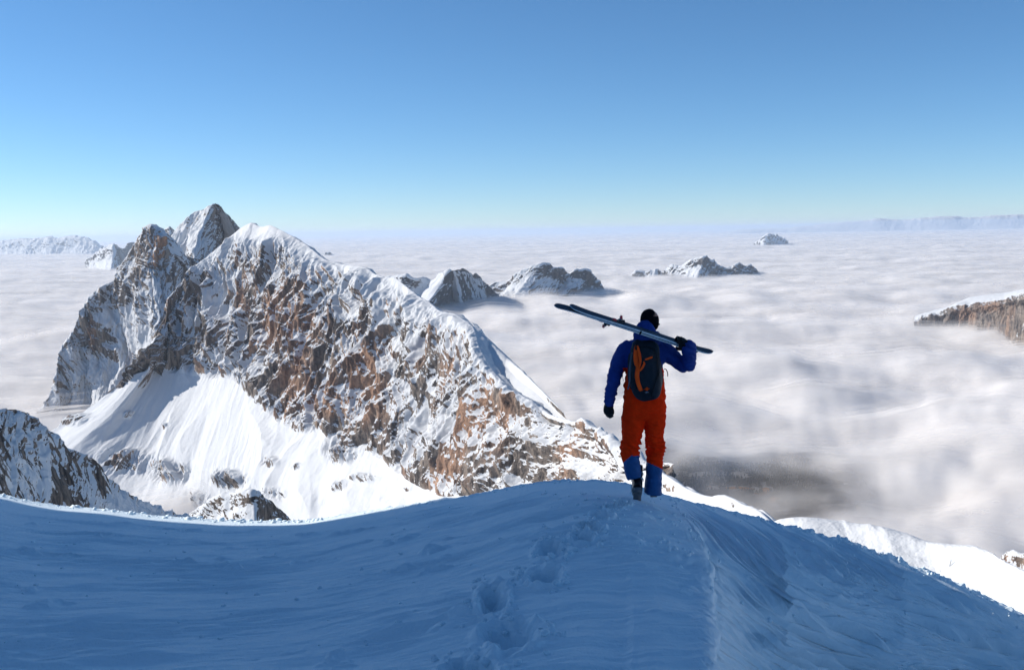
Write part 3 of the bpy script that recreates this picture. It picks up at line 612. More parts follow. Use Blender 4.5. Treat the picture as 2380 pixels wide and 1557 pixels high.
while n_ < 5200:
    X = rs.uniform(1530, 1960); Y = 1060+rs.rand()**0.7*150; q = vpt(X, Y)
    i = int(np.clip((q[0]-vx[0])/(vx[1]-vx[0]), 0, 259)); j = int(np.clip((q[1]-vy[0])/(vy[1]-vy[0]), 0, 319))
    if lake[j, i] > 0.2 or reed[j, i] > 0.35 or (patch[j, i] > 0.4 and rs.rand() < 0.93) or rs.rand() < 0.25+0.9*float(noise(q[None]/170.0, 521)[0]): n_ += 1 if rs.rand() < .2 else 0; continue
    h = rs.uniform(12, 24); r = h*rs.uniform(0.16, 0.24); z = Vv[j, i, 2]
    for (z0, rr, hh) in ((0.12*h, r, 0.55*h), (0.42*h, r*0.72, 0.58*h)):
        b = len(tv); a0 = rs.rand()*6
        for k in range(5): aa = a0+k*1.2566; tv.append((q[0]+rr*rs.uniform(.7, 1.2)*math.cos(aa), q[1]+rr*rs.uniform(.7, 1.2)*math.sin(aa), z+z0))
        tv.append((q[0], q[1], z+z0+hh)); tf += [(b+k, b+(k+1) % 5, b+5) for k in range(5)]
    n_ += 1
t = NT('conifer_needles'); 
fo = mesh_from('forest', tv, np.array(tf), t.done(t.bsdf(t.mix(t.maprange(t.noise(t.pos(), 0.05, 3), 0.4, 0.65), (0.02, 0.032, 0.025), (0.075, 0.07, 0.065)), 0.9)), smooth=False); tag(fo, None, None, None, 'stuff')
# ------------------------------------------------------------------ the skier
SKD = 9.6
MPX = 0.318*SKD/FP                       # metres per pixel of the close study
def S(cx, cy, dd=0.0):
    """point of the figure: study pixel, and metres behind (+) or before (-) the body plane"""
    return P(1257+cx*0.318, 685+cy*0.318, SKD+dd)
def ring(c, ax, a, b, n=20, side=None, e=2.0):
    """superellipse ring round centre c, square to ax; a = half width seen from the camera, b = half depth"""
    ax = ax/np.linalg.norm(ax); side = np.array([1.0, 0, 0]) if side is None else np.array(side, float)
    u = side-ax*np.dot(side, ax)
    if np.linalg.norm(u) < 0.2: u = np.array([0, 0, 1.])-ax*ax[2]
    u /= np.linalg.norm(u); w = np.cross(ax, u); th = np.linspace(0, 2*math.pi, n, endpoint=False)
    cs_, sn_ = np.cos(th), np.sin(th); f = lambda z: np.sign(z)*np.abs(z)**(2/e)
    return c+np.outer(f(cs_)*a, u)+np.outer(f(sn_)*b, w)
def tube(path, n=20, side=None, e=2.0, cap=True):
    """closed tube; path = [(centre, a, b)]"""
    cs_ = [np.array(p[0], float) for p in path]; V = []; sd = side
    for i, p in enumerate(path):
        t_ = cs_[min(i+1, len(cs_)-1)]-cs_[max(i-1, 0)]; V.append(ring(cs_[i], t_, p[1], p[2], n, sd, e))
        if side is None:                                      # carry the frame along the bend
            t_ = t_/np.linalg.norm(t_); u_ = np.array([1.0, 0, 0]) if sd is None else sd; u_ = u_-t_*np.dot(u_, t_)
            if np.linalg.norm(u_) > 0.05: sd = u_/np.linalg.norm(u_)
    F = []
    for i in range(len(path)-1):
        for k in range(n): F.append((i*n+k, i*n+(k+1) % n, (i+1)*n+(k+1) % n, (i+1)*n+k))
    V = np.concatenate(V)
    if cap: F.append(tuple(range(n))[::-1]); F.append(tuple((len(path)-1)*n+k for k in range(n)))
    return V, F
def merge(parts):
    V = []; F = []; o = 0
    for v, f in parts:
        V.append(v); F += [tuple(i+o for i in q) for q in f]; o += len(v)
    return np.concatenate(V), F
def path(pts, n):
    """smooth resample of [(S-args..., a, b)]; last two numbers are radii in study pixels"""
    A = np.array([np.concatenate([S(*p[:3]), [p[3]*MPX, p[4]*MPX]]) for p in pts])
    d = np.concatenate([[0], np.cumsum(np.linalg.norm(np.diff(A[:, :3], axis=0), axis=1))]); t_ = np.linspace(0, d[-1], n)
    m = np.gradient(A, d, axis=0); j = np.clip(np.searchsorted(d, t_)-1, 0, len(d)-2); h = (d[j+1]-d[j])[:, None]; x = (t_-d[j])[:, None]/h
    B = (2*x**3-3*x*x+1)*A[j]+(x**3-2*x*x+x)*h*m[j]+(-2*x**3+3*x*x)*A[j+1]+(x**3-x*x)*h*m[j+1]
    return [(b[:3], b[3], b[4]) for b in B]
def skin(parts, voxel=0.009, smooth=6):
    """melt overlapping closed tubes into one continuous surface"""
    V, F = merge(parts); o = mesh_from('tmp', V, F, None)
    r = o.modifiers.new('r', 'REMESH'); r.mode = 'VOXEL'; r.voxel_size = voxel
    if smooth: s_ = o.modifiers.new('s', 'SMOOTH'); s_.iterations = smooth; s_.factor = 0.5
    dg = bpy.context.evaluated_depsgraph_get(); me = o.evaluated_get(dg).to_mesh()
    n = len(me.vertices); v = np.zeros(n*3, np.float32); me.vertices.foreach_get('co', v); nr = np.zeros(n*3, np.float32); me.vertices.foreach_get('normal', nr)
    f = [tuple(p.vertices) for p in me.polygons]
    o.evaluated_get(dg).to_mesh_clear(); bpy.data.objects.remove(o)
    return v.reshape(-1, 3).astype(float), f, nr.reshape(-1, 3).astype(float)
def spx(p):
    X, Y = px(p); return (X-1257)/0.318, (Y-685)/0.318
def cloth(name, col, rough=0.75, sheen=0.0, weave=0.0006, spec=0.25, var=0.12):
    t = NT(name); p = t.pos(); n = t.noise(p, 14, 4, 0.6)
    c = t.mix(t.math('MULTIPLY', t.maprange(n, 0.35, 0.7), 1.0), tuple(x*(1-var) for x in col), tuple(min(1, x*(1+var)) for x in col))
    h = t.math('ADD', t.noise(p, 900, 2, 0.5), t.math('MULTIPLY', t.noise(t.scale(p, (1, 1, 2.4)), 26, 4, 0.6), 6.0))
    return t.done(t.bsdf(c, rough, t.bump(h, weave, 1.0), Specular_IOR_Level=spec))
M_BL = cloth('blue_shell_fabric', (0.009, 0.040, 0.23)); M_RD = cloth('red_shell_fabric', (1.0, 0.035, 0.004), 0.9, spec=0.05); M_CF = cloth('blue_reinforced_fabric', (0.012, 0.085, 0.25), 0.55)
M_BK = cloth('black_knit', (0.004, 0.004, 0.006), 0.9, weave=0.0012, spec=0.1); M_PK = cloth('slate_pack_fabric', (0.008, 0.015, 0.024), 0.6)
M_OR = cloth('orange_webbing', (1.0, 0.10, 0.015), 0.8, spec=0.1); M_GL = cloth('black_glove_leather', (0.005, 0.005, 0.007), 0.5)
M_SK = cloth('skin', (0.42, 0.22, 0.15), 0.5); M_BT = cloth('black_boot_plastic', (0.008, 0.009, 0.012), 0.3, weave=0.0003, spec=0.5); M_GY = cloth('grey_boot_plastic', (0.13, 0.135, 0.15), 0.35, weave=0.0003, spec=0.5)
M_TS = cloth('dark_ski_topsheet', (0.012, 0.022, 0.042), 0.25, weave=0.0001, spec=0.5); M_SW = cloth('pale_ski_sidewall', (0.55, 0.62, 0.66), 0.35, weave=0.0001, spec=0.5); M_RB = cloth('red_binding', (0.55, 0.02, 0.02), 0.35, weave=0.0001, spec=0.5); M_SV = cloth('steel', (0.55, 0.56, 0.58), 0.3, weave=0.0001, spec=0.8)
feet = S(790, 1450)
sk = empty('person', tuple(feet)); tag(sk, 'skier in blue and red ski clothes walking away, skis on the shoulder', 'person')
def part(name, V, F, mat, parent=sk, smooth=True):
    V = np.asarray(V, float)
    o = mesh_from(name, V-base_of(parent), F, mat, parent, smooth); return o
def base_of(o):
    b = np.zeros(3)
    while o is not None: b = b+np.array(o.location); o = o.parent
    return b
def fold(V, N, amt, sx, sz, seed, tilt=0.0):
    q = v3(V[:, 0]*sx, V[:, 1]*sx, V[:, 2]*sz+tilt*V[:, 0]*sz); a = ridged(q+0.5*v3(noise(V*5, seed+1), noise(V*5, seed+2), 0*V[:, 0]), 2, seed)-0.55
    b = fbm(q*0.5, 2, seed+9); return V+N*(amt*(0.8*a+0.9*b))[:, None]

# body under the clothes: one continuous figure
torso = [(758,905,.02,70,62),(757,820,.02,118,82),(757,700,.02,112,76),(757,600,.0,112,78),(757,500,-.01,128,80),(765,420,-.02,150,74),(775,360,-.02,118,62),(785,318,-.015,58,52)]
headp = [(783,330,-.015,46,50),(788,285,.0,45,50),(793,250,.012,50,60),(795,215,.02,58,74),(796,175,.02,62,80),(795,140,.016,54,70),(794,118,.012,30,42)]
arm_l = [(640,400,-.02,60,56),(602,425,-.02,55,54),(570,500,.0,46,48),(540,590,.0,40,42),(520,680,.02,37,38),(505,760,.04,30,32),(499,810,.05,24,27)]
arm_r = [(860,395,-.02,60,56),(905,415,-.02,52,54),(970,465,-.02,46,48),(1035,510,-.06,42,44),(1070,512,-.095,38,42),(1080,470,-.16,36,38),(1080,410,-.24,32,34),(1066,362,-.29,24,26)]
leg_l = [(690,860,.02,76,80),(683,930,.02,72,76),(675,1010,.01,62,66),(662,1090,-.02,50,56),(655,1170,-.03,48,56),(668,1250,-.05,44,50),(685,1330,-.06,36,40)]
leg_r = [(826,860,.02,74,80),(832,930,.02,70,76),(832,1010,.03,60,66),(832,1090,.03,50,56),(830,1170,.04,48,54),(824,1260,.05,44,48),(822,1360,.06,36,42),(820,1430,.06,34,40)]
face = [tube(path([(828,205,.075,7,7),(834,222,.082,9,9),(826,238,.078,7,7)], 6), 8), tube(path([(738,205,.01,7,16),(736,225,.01,6,13)], 4), 8), tube(path([(852,205,.01,7,16),(850,225,.01,6,13)], 4), 8),
        tube(path([(815,262,.06,16,14),(820,272,.068,14,12)], 4), 10), tube(path([(806,250,.078,10,5),(832,250,.076,10,5)], 4), 8)]
bV, bF, bN = skin([tube(path(torso, 24), 24), tube(path(headp, 20), 24), tube(path(arm_l, 22), 18), tube(path(arm_r, 24), 18), tube(path(leg_l, 24), 20), tube(path(leg_r, 26), 20)]+face, 0.010, 4)
part('body', bV, bF, M_SK)

# jacket: blue shell with a red lower half
jt = [(756,868,.01,146,100),(756,845,.01,157,112),(757,790,.01,158,112),(758,720,.0,157,108),(757,650,.0,148,100),(757,590,-.01,140,98),(757,530,-.01,140,100),(760,470,-.02,156,100),(764,420,-.03,166,92),(772,385,-.03,150,80),(780,350,-.02,108,68),(784,320,-.02,72,62)]
jl = [(660,392,-.02,72,70),(615,415,-.02,66,68),(583,465,-.01,60,64),(560,530,.0,55,60),(540,590,.0,53,57),(526,650,.01,50,54),(513,715,.025,45,48),(503,770,.04,38,42),(499,803,.05,33,36)]
jr = [(850,385,-.02,74,70),(900,405,-.02,72,72),(960,455,-.02,64,68),(1020,503,-.05,59,62),(1060,518,-.08,57,60),(1078,524,-.09,42,44)]
jr2 = [(1078,547,-.085,36,38),(1079,520,-.10,54,56),(1082,478,-.15,53,55),(1084,430,-.215,50,50),(1082,392,-.265,47,46),(1074,362,-.295,42,40),(1064,346,-.30,30,28)]
hood = [(700,330,-.06,44,40),(735,345,-.11,42,40),(785,350,-.13,42,40),(835,335,-.09,42,40),(858,300,-.03,34,40)]
hoodcap = [(770,335,-.12,80,44),(764,290,-.13,88,56),(762,245,-.115,70,52),(765,210,-.10,46,34),(768,192,-.09,24,18)]
collar = [(785,345,-.02,84,74),(788,305,-.01,78,74),(790,265,.0,72,74)]
jV, jF, jN = skin([tube(path(jt, 40), 36, e=2.4), tube(path(jl, 30), 22), tube(path(jr, 26), 22), tube(path(jr2, 26), 22), tube(path(hood, 16), 16), tube(path(hoodcap, 14), 20), tube(path(collar, 8), 24), tube(path([(1060,500,-.07,54,56),(1092,530,-.09,36,42)], 5), 16)], 0.0085, 3)
cx_, cy_ = spx(jV)
lm = sstep(470, 600, cy_)*(1-sstep(600, 640, cx_))+sstep(860, 930, cx_)
jV = fold(jV, jN, 0.009, 7, 13, 601); jV = np.where(lm[:, None] > 0.4, fold(jV, jN, 0.014, 6, 30, 611, 0.5), fold(jV, jN, 0.004, 20, 9, 621))
cx_, cy_ = spx(jV)
def split(V, F, keep):
    fm = np.array([keep[list(f)].mean() > 0.5 for f in F]); out = []
    for want in (True, False):
        fs = [f for f, k in zip(F, fm) if k == want]; used = np.unique(np.concatenate([np.array(f) for f in fs])); mp = -np.ones(len(V), int); mp[used] = np.arange(len(used))
        out.append((V[used], [tuple(mp[i] for i in f) for f in fs]))
    return out
isblue = ((cy_ < 537+0.02*(cx_-757)) | (cx_ < 600-0.0*(cy_)) & (cy_ < 830) & (cx_ < 612-0.30*np.clip(cy_-560, 0, 200)) | (cx_ > 930)).astype(float)
(bv, bf), (rv, rf) = split(jV, jF, isblue)
jk = part('jacket', bv, bf, M_BL); 
jh = part('jacket_hem', rv, rf, M_RD, sk)

# trousers
tl = [(700,850,.01,100,108),(686,880,.01,92,104),(676,930,.01,86,98),(668,1000,.0,74,86),(664,1060,-.01,66,76),(655,1105,-.02,66,76),(648,1145,-.02,68,76),(655,1180,-.03,66,72),(661,1230,-.045,64,68),(672,1290,-.06,58,60),(684,1340,-.075,50,50)]
tr = [(812,850,.01,100,108),(826,880,.01,88,104),(830,930,.02,80,98),(830,1000,.02,68,86),(829,1055,.025,62,76),(838,1100,.03,68,76),(836,1140,.03,62,72),(830,1180,.035,60,70),(829,1240,.04,60,70),(825,1310,.04,59,72),(821,1390,.04,60,76),(820,1448,.04,63,82)]
seat = [(757,790,.01,140,100),(757,850,.01,146,108),(757,885,.01,138,106),(757,905,.01,60,60)]
tV, tF, tN = skin([tube(path(seat, 10), 30, e=2.4), tube(path(tl, 34), 24, e=2.3), tube(path(tr, 36), 24, e=2.3), tube(path([(620,1120,-.02,36,50),(612,1150,-.02,30,44)], 5), 12), tube(path([(876,1092,.03,30,44),(880,1118,.03,22,40)], 5), 12)], 0.0085, 3)
cx_, cy_ = spx(tV); knee = np.exp(-((cy_-1110)/70.0)**2); low = sstep(1180, 1260, cy_)
tV = fold(tV, tN, 0.011, 6, 10, 641, 0.3); tV = tV+tN*((0.016*knee+0.005)*(ridged(v3(tV[:, 0]*6, tV[:, 1]*6, tV[:, 2]*24+8*tV[:, 0]), 2, 651)-0.5)*2*(1-0.6*low))[:, None]
cx_, cy_ = spx(tV)
cuff = np.where(cx_ < 750, cy_-(1172+np.where(cx_ < 665, (665-cx_)*0.80, (cx_-665)*0.02)) > 0, cy_-(1215+(cx_-770)*0.48) > 0).astype(float)
(cv, cf), (rv, rf) = split(tV, tF, cuff)
part('trousers', rv, rf, M_RD); cuf = part('trouser_cuff', cv, cf, M_CF)

for pts in ([(600,880,.0),(597,905,.0),(595,935,.0),(596,950,.0)], [(596,965,.0),(595,975,.0)], [(902,905,.02),(902,930,.02),(901,955,.02)]):
    v_, f_ = tube([(S(*q), .008, .012) for q in pts], 8); part('pocket_zip', v_, f_, M_BK)
v_, f_ = tube([(S(757+150*math.sin(a), 866+3*math.cos(a), .01-.142*math.cos(a)), .005, .007) for a in np.linspace(-1.6, 1.6, 40)], 8); part('hem_cord', v_, f_, M_RD)
v_, f_ = tube([(S(762, 878, -.12), .012, .008), (S(762, 893, -.115), .014, .010), (S(762, 905, -.10), .006, .006)], 8); part('crotch_gusset', v_, f_, M_BK)

# boots
def boot(cxx, cyy, dd, lift, name='boot'):
    b = S(cxx, cyy, dd); f = np.array([0.10 if lift else 0.06, 1.0, 0]); f /= np.linalg.norm(f)
    pit = rad(38) if lift else 0.0                               # the rear boot is rolled up on its toe
    fw = np.array([f[0]*math.cos(pit), f[1]*math.cos(pit), -math.sin(pit)]); up = np.array([f[0]*math.sin(pit), f[1]*math.sin(pit), math.cos(pit)]); sd = np.cross(fw, up)
    def L(x, y, z): return b+sd*x+fw*y+up*z
    shell = [(L(0, -.075, .03), .040, .040), (L(0, -.02, .045), .050, .048), (L(0, .07, .045), .052, .046), (L(0, .15, .040), .050, .038), (L(0, .20, .034), .036, .026)]
    cuffb = [(L(0, -.01, .06), .052, .066), (L(0, -.02, .14), .052, .066), (L(0, -.03, .20), .056, .066), (L(0, -.045, .26), .058, .068)]
    V1, F1, N1 = skin([tube(shell, 16, side=sd), tube(cuffb, 18, side=sd), tube([(L(0, -.088, .03), .034, .02), (L(0, -.06, .10), .040, .03)], 10, side=sd)], 0.007, 2)
    bo = part(name, V1, F1, M_BT)
    sv = []
    for (y0, y1, w) in ((-.095, -.02, .036), (.04, .205, .040)):
        sv.append(tube([(L(0, y0, -.004), w*.85, .012), (L(0, y0+.012, -.006), w, .016), (L(0, y1-.012, -.006), w, .016), (L(0, y1, -.002), w*.75, .012)], 12, side=sd, e=4))
        for k in range(4): sv.append(tube([(L(-w*.9, y0+.014+k*(y1-y0-.03)/3, -.022), .006, .008), (L(w*.9, y0+.014+k*(y1-y0-.03)/3, -.022), .006, .008)], 6, side=fw))
    so_ = part('sole', *merge(sv), M_GY, bo)
    bu = []
    for z, y in ((.12, .03), (.18, .02)):
        th = np.linspace(-0.3, math.pi+0.3, 14); bu.append(tube([(L(-.060*math.cos(a), y-.055+.068*math.sin(a)*-1+.02, z), .004, .010) for a in th], 6))
    for z in (.035, .075): bu.append(tube([(L(-.056, .02, z), .005, .008), (L(-.058, .09, z), .005, .008)], 6))
    part('buckle', *merge(bu), M_SV, bo, False)
    sp = tube([(L(0, -.10, .10), .012, .008), (L(0, -.098, .17), .012, .006)], 8, side=sd, e=4); part('spine_strap', sp[0], sp[1], M_GY, bo)
    return bo
boot(706, 1438, -.07, True); boot(820, 1440, .07, False)

# gloves with separate fingers
def chain(pts, r0, r1, n=9): 
    A = np.array(pts, float); k = len(pts); return tube([(A[i], r0+(r1-r0)*i/(k-1), r0+(r1-r0)*i/(k-1)) for i in range(k)]+[(A[-1]+(A[-1]-A[-2])*0.35, r1*0.55, r1*0.55)], n)
hl_ = [tube(path([(499,796,.05,33,35),(497,812,.05,36,38),(494,835,.055,38,28),(495,858,.06,36,24),(498,868,.062,30,20)], 12), 16)]
for k, (x0, y0, x1, y1, x2, y2, d_) in enumerate([(476,858,482,880,492,893,.075), (488,866,496,888,506,900,.06), (500,866,508,887,517,897,.045), (511,862,519,880,526,890,.03)]):
    hl_.append(chain([S(x0, y0-14, d_), S(x0, y0, d_), S(x1, y1, d_+.008), S(x2, y2-3, d_+.02)], 0.0145, 0.0115))
hl_.append(chain([S(520, 828, .03), S(527, 845, .015), S(529, 862, .01), S(525, 874, .012)], 0.0150, 0.0115))
hV, hF, _n = skin(hl_, 0.0048, 2); part('glove', hV, hF, M_GL)

# ------------------------------------------------------------------ skis laid over the shoulder, base to base
T0, T1 = S(104, 60, -.34), S(1250, 434, -.14)
AX = (T1-T0); SL = np.linalg.norm(AX); AX /= SL
tocam = -(T0+T1)/np.linalg.norm(T0+T1); upv = np.array([0, 0, 1.0]); 
e1 = tocam-AX*np.dot(tocam, AX); e1 /= np.linalg.norm(e1); e2 = np.cross(AX, e1); e2 = e2 if e2[2] > 0 else -e2
TILT = rad(25)
WD = e1*math.cos(TILT)-e2*math.sin(TILT)       # across the ski, towards the camera and a little down
NR = e2*math.cos(TILT)+e1*math.sin(TILT)       # out of the upper top sheet
def ski(name, sgn, s0, s1, label, tipup, tailup, wmul=1.0):
    root = empty(name, tuple(T0+AX*SL*0.5)); tag(root, label, 'ski', 'pair of skis carried on the shoulder')
    n = 90; ss = np.linspace(0, 1, n); Vt = []; 
    rows_ = []
    for q in ss:
        x = s0+(s1-s0)*q; c = T0+AX*(SL*x)
        w = (0.040+0.016*abs(2*q-1)**2)*wmul
        endt = min(1, q/0.045); w *= math.sqrt(max(1-(1-endt)**2, 0.004)); endb = min(1, (1-q)/0.055); w *= math.sqrt(max(1-(1-endb)**2, 0.004))
        th = 0.0045+0.0075*math.sin(math.pi*min(max((q-0.03)/0.94, 0), 1))**0.6
        lift = tipup*max(0, (0.17-q)/0.17)**2.0+tailup*max(0, (q-0.90)/0.10)**2
        b0 = c+NR*sgn*(0.003+lift)
        rows_.append((b0-WD*w, b0+WD*w, b0+WD*w+NR*sgn*th*0.7, b0+WD*w*0.90+NR*sgn*th*1.5, b0-WD*w*0.90+NR*sgn*th*1.5, b0-WD*w+NR*sgn*th*0.7))
    R_ = np.array(rows_)
    def strip(cols):
        v = R_[:, cols].reshape(-1, 3); k = len(cols); f = []
        for i in range(n-1):
            for j in range(k-1): f.append((i*k+j, i*k+j+1, (i+1)*k+j+1, (i+1)*k+j))
        return v, f
    def st(nm, cols, mat): v, f = strip(cols); return part(nm, v, f, mat, root)
    st('base', [0, 1], M_TS); st('sidewall', [1, 2, 3], M_SW); st('sidewall', [4, 5, 0], M_SW); st('topsheet', [3, 4], M_TS)
    return root
def binding(root, x, sgn, shift=0.0):
    c = T0+AX*(SL*x)+NR*sgn*0.016
    def L(a, b, h): return c+AX*a+WD*b+NR*sgn*h
    def blk(a0, a1, w, h0, h1, tp=0.75):
        v = [L(a0, -w, h0), L(a1, -w, h0), L(a1, w, h0), L(a0, w, h0), L(a0+(a1-a0)*.12, -w*tp, h1), L(a1-(a1-a0)*.12, -w*tp, h1), L(a1-(a1-a0)*.12, w*tp, h1), L(a0+(a1-a0)*.12, w*tp, h1)]
        return np.array(v), [(0, 3, 2, 1), (4, 5, 6, 7), (0, 1, 5, 4), (1, 2, 6, 5), (2, 3, 7, 6), (3, 0, 4, 7)]
    pl = part('binding', *merge([blk(-.085, .055, .032, -.002, .010), blk(-.01, .045, .026, .008, .026), blk(.0, .028, .020, .024, .050), blk(.035, .058, .017, .010, .034)]), M_BT, root, False)
    part('lever', *blk(-.006, .018, .015, .048, .070), M_RB, pl, False); part('brake', *blk(-.062, -.02, .020, .010, .018), M_RB, pl, False)
    part('pin', *merge([tube([(L(.002, -.016, .056), .003, .003), (L(.002, .020, .056), .003, .003)], 6), tube([(L(.012, -.016, .040), .0035, .0035), (L(.012, .022, .040), .0035, .0035)], 6)]), M_SV, pl, False)
k1 = ski('ski', 1, 0.085, 1.0, 'upper ski of the pair, dark top sheet and binding standing up from it', .020, .026)
k2 = ski('ski', -1, 0.0, 0.915, 'lower ski of the pair, binding hanging below it beside the pack', .020, .020)
binding(k1, 0.392, 1); binding(k2, 0.318, -1)
sb2 = tube([(T0+AX*(SL*.535)-AX*.006, .050, .020), (T0+AX*(SL*.535)+AX*.006, .050, .020)], 20, side=WD, e=5); part('ski_strap', sb2[0], sb2[1], M_BK, k1)

# glove on the skis
gc = T0+AX*(SL*0.795)
hr = [tube([(S(1072,358,-.295), .036, .034), (S(1058,352,-.295), .040, .036), (gc+AX*.035+WD*.070+NR*.012, .042, .028), (gc+AX*.0+WD*.066+NR*.012, .042, .022), (gc-AX*.028+WD*.060+NR*.012, .034, .018)], 16, side=(0, 0, 1))]
for k in range(4):
    o_ = AX*(-.046+.024*k); e_ = (.004, .010, .006, -.004)[k]
    hr.append(chain([gc+o_+WD*.062+NR*.020, gc+o_+WD*.050+NR*(.046+e_), gc+o_+WD*.010+NR*(.058+e_), gc+o_-WD*.030+NR*.044, gc+o_-WD*.048+NR*.018], 0.0150, 0.0125))
hr.append(chain([gc+AX*.02+WD*.068-NR*.0, gc-AX*.0+WD*.064-NR*.024, gc-AX*.018+WD*.046-NR*.040, gc-AX*.022+WD*.012-NR*.042], 0.0165, 0.0130))
hV, hF, _n = skin(hr, 0.0052, 2); part('glove', hV, hF, M_GL)

# hat
ht = [(790,262,.012,40,50),(793,235,.018,62,80),(795,205,.02,67,88),(795,170,.02,67,88),(797,142,.016,57,74),(802,120,.012,36,50),(806,106,.01,12,18)]
V_, F_, N_ = skin([tube(path(ht, 24), 28), tube(path([(848,215,.02,12,22),(850,235,.02,9,18)], 5), 12)], 0.006, 2)
V_ = V_+N_*(0.0016*np.sin(np.arctan2(V_[:, 1]-S(795, 200, .02)[1], V_[:, 0]-S(795, 200, .02)[0])*46))[:, None]
part('hat', V_, F_, M_BK)
gg = tube(path([(742,215,.02,5,6),(760,214,-.06,5,5),(800,216,-.085,5,5),(838,218,-.06,5,5),(858,217,.0,6,7),(862,216,.04,9,9)], 24), 8); part('goggle_strap', gg[0], gg[1], M_GL)

# ------------------------------------------------------------------ backpack
bp = empty('backpack', tuple(S(770, 560, -.2))); tag(bp, 'slate blue backpack with orange straps worn by the skier', 'backpack')
pk = [(772,345,-.13,60,28),(768,358,-.15,88,44),(762,400,-.17,103,62),(760,460,-.18,106,74),(762,530,-.185,112,84),(766,600,-.19,116,90),(772,660,-.19,112,88),(782,710,-.18,100,76),(790,742,-.165,74,56),(794,756,-.155,40,30)]
V_, F_, N_ = skin([tube(path(pk, 40), 32, e=2.7), tube(path([(655,430,-.13,14,26),(648,540,-.13,16,34),(655,640,-.13,16,34),(668,690,-.13,12,20)], 14), 12), tube(path([(852,440,-.13,14,26),(872,540,-.13,14,34),(878,640,-.13,14,34),(862,700,-.13,12,20)], 14), 12)], 0.008, 3)
V_ = fold(V_, N_, 0.007, 9, 9, 701, 0.6)
part('pack_body', V_, F_, M_PK)
PKV = V_
def onpack(cx, cy, lift=0.006):
    """front of the pack behind study pixel (cx, cy)"""
    X, Y = spx(PKV); d2 = (X-cx)**2+(Y-cy)**2; i = np.where(d2 < 160)[0]; j = i[np.argmin(PKV[i, 1])] if len(i) else np.argmin(d2)
    d = PKV[j, 1]-SKD; return S(cx, cy, d-lift)
def strap(name, pts, w, mat, th=0.004, lift=0.006, n=18, parent=None):
    A = np.array(pts, float); t_ = np.linspace(0, len(A)-1, n); X = np.interp(t_, range(len(A)), A[:, 0]); Y = np.interp(t_, range(len(A)), A[:, 1]); Wd = np.interp(t_, range(len(A)), A[:, 2]) if A.shape[1] > 2 else np.full(n, w)
    C_ = np.array([onpack(x, y, lift) for x, y in zip(X, Y)]); C_[1:-1, 1] = (C_[:-2, 1]+C_[1:-1, 1]*2+C_[2:, 1])/4-0.002
    v, f = tube([(c, q*MPX, th) for c, q in zip(C_, Wd)], 10, side=(1, 0, 0.1), e=3.5); return part(name, v, f, mat, parent or bp)
strap('strap', [(698,366,9),(697,400,17),(694,450,19),(698,500,18),(712,528,14),(706,552,16),(702,600,16),(712,650,15),(728,690,15),(734,702,12)], 16, M_OR)
strap('strap', [(706,372,7),(720,430,10),(728,480,9),(722,528,5)], 8, M_OR, lift=0.012)
strap('strap', [(722,556,7),(742,532,8),(756,505,8),(752,488,5)], 8, M_OR, lift=0.012)
strap('handle', [(764,474,7),(780,468,8),(800,461,8),(812,455,7)], 8, M_OR, th=0.006, lift=0.010)
strap('strap', [(668,420,5),(655,480,6),(648,560,7),(650,630,6),(636,690,6)], 6, cloth('grey_webbing', (0.09, 0.12, 0.16)), lift=0.004)
strap('strap', [(676,620,3),(690,660,3),(700,700,3)], 3, M_GL, lift=0.004)
strap('daisy_chain', [(700,362,8),(702,384,12),(696,402,9)], 8, M_GL, lift=0.010)
strap('buckle', [(760,690,12),(784,686,12)], 12, M_OR, lift=0.006)
strap('buckle', [(756,718,8),(770,712,16),(786,716,8)], 12, M_GL, th=0.008, lift=0.010)
strap('emblem', [(764,712,6),(782,711,6)], 6, cloth('pale_print', (0.35, 0.42, 0.5)), th=0.003, lift=0.020)
strap('strap', [(868,560,4),(830,660,4),(812,720,4),(804,750,4)], 4, M_GL, lift=0.003)
strap('zip', [(700,400,3),(760,372,3),(830,396,3),(852,470,3),(864,600,3)], 3, M_GL, lift=0.001)
# hanging cord ends and shoulder straps
for pts, r_ in (([(902,540,-.06),(916,546,-.06),(924,562,-.06),(928,580,-.06),(926,596,-.06)], .0045), ([(612,545,-.05),(600,575,-.05),(597,605,-.05),(604,628,-.04)], .0022), ([(868,570,-.1),(884,585,-.08),(890,600,-.06)], .006)):
    v, f = tube([(S(*q), r_, r_) for q in pts], 8); part('cord', v, f, M_GL, bp)
for sx in (-1, 1):
    v, f = tube([(S(772+sx*60, 372, -.12), .028, .010), (S(772+sx*78, 352, -.075), .030, .010), (S(772+sx*88, 348, -.02), .030, .010), (S(772+sx*92, 372, .05), .028, .010), (S(772+sx*96, 470, .095), .024, .010), (S(772+sx*104, 580, .05), .018, .008), (S(772+sx*108, 610, -.08), .014, .008)], 12, side=(1, 0, 0), e=3)
    part('shoulder_strap', v, f, M_PK, bp)
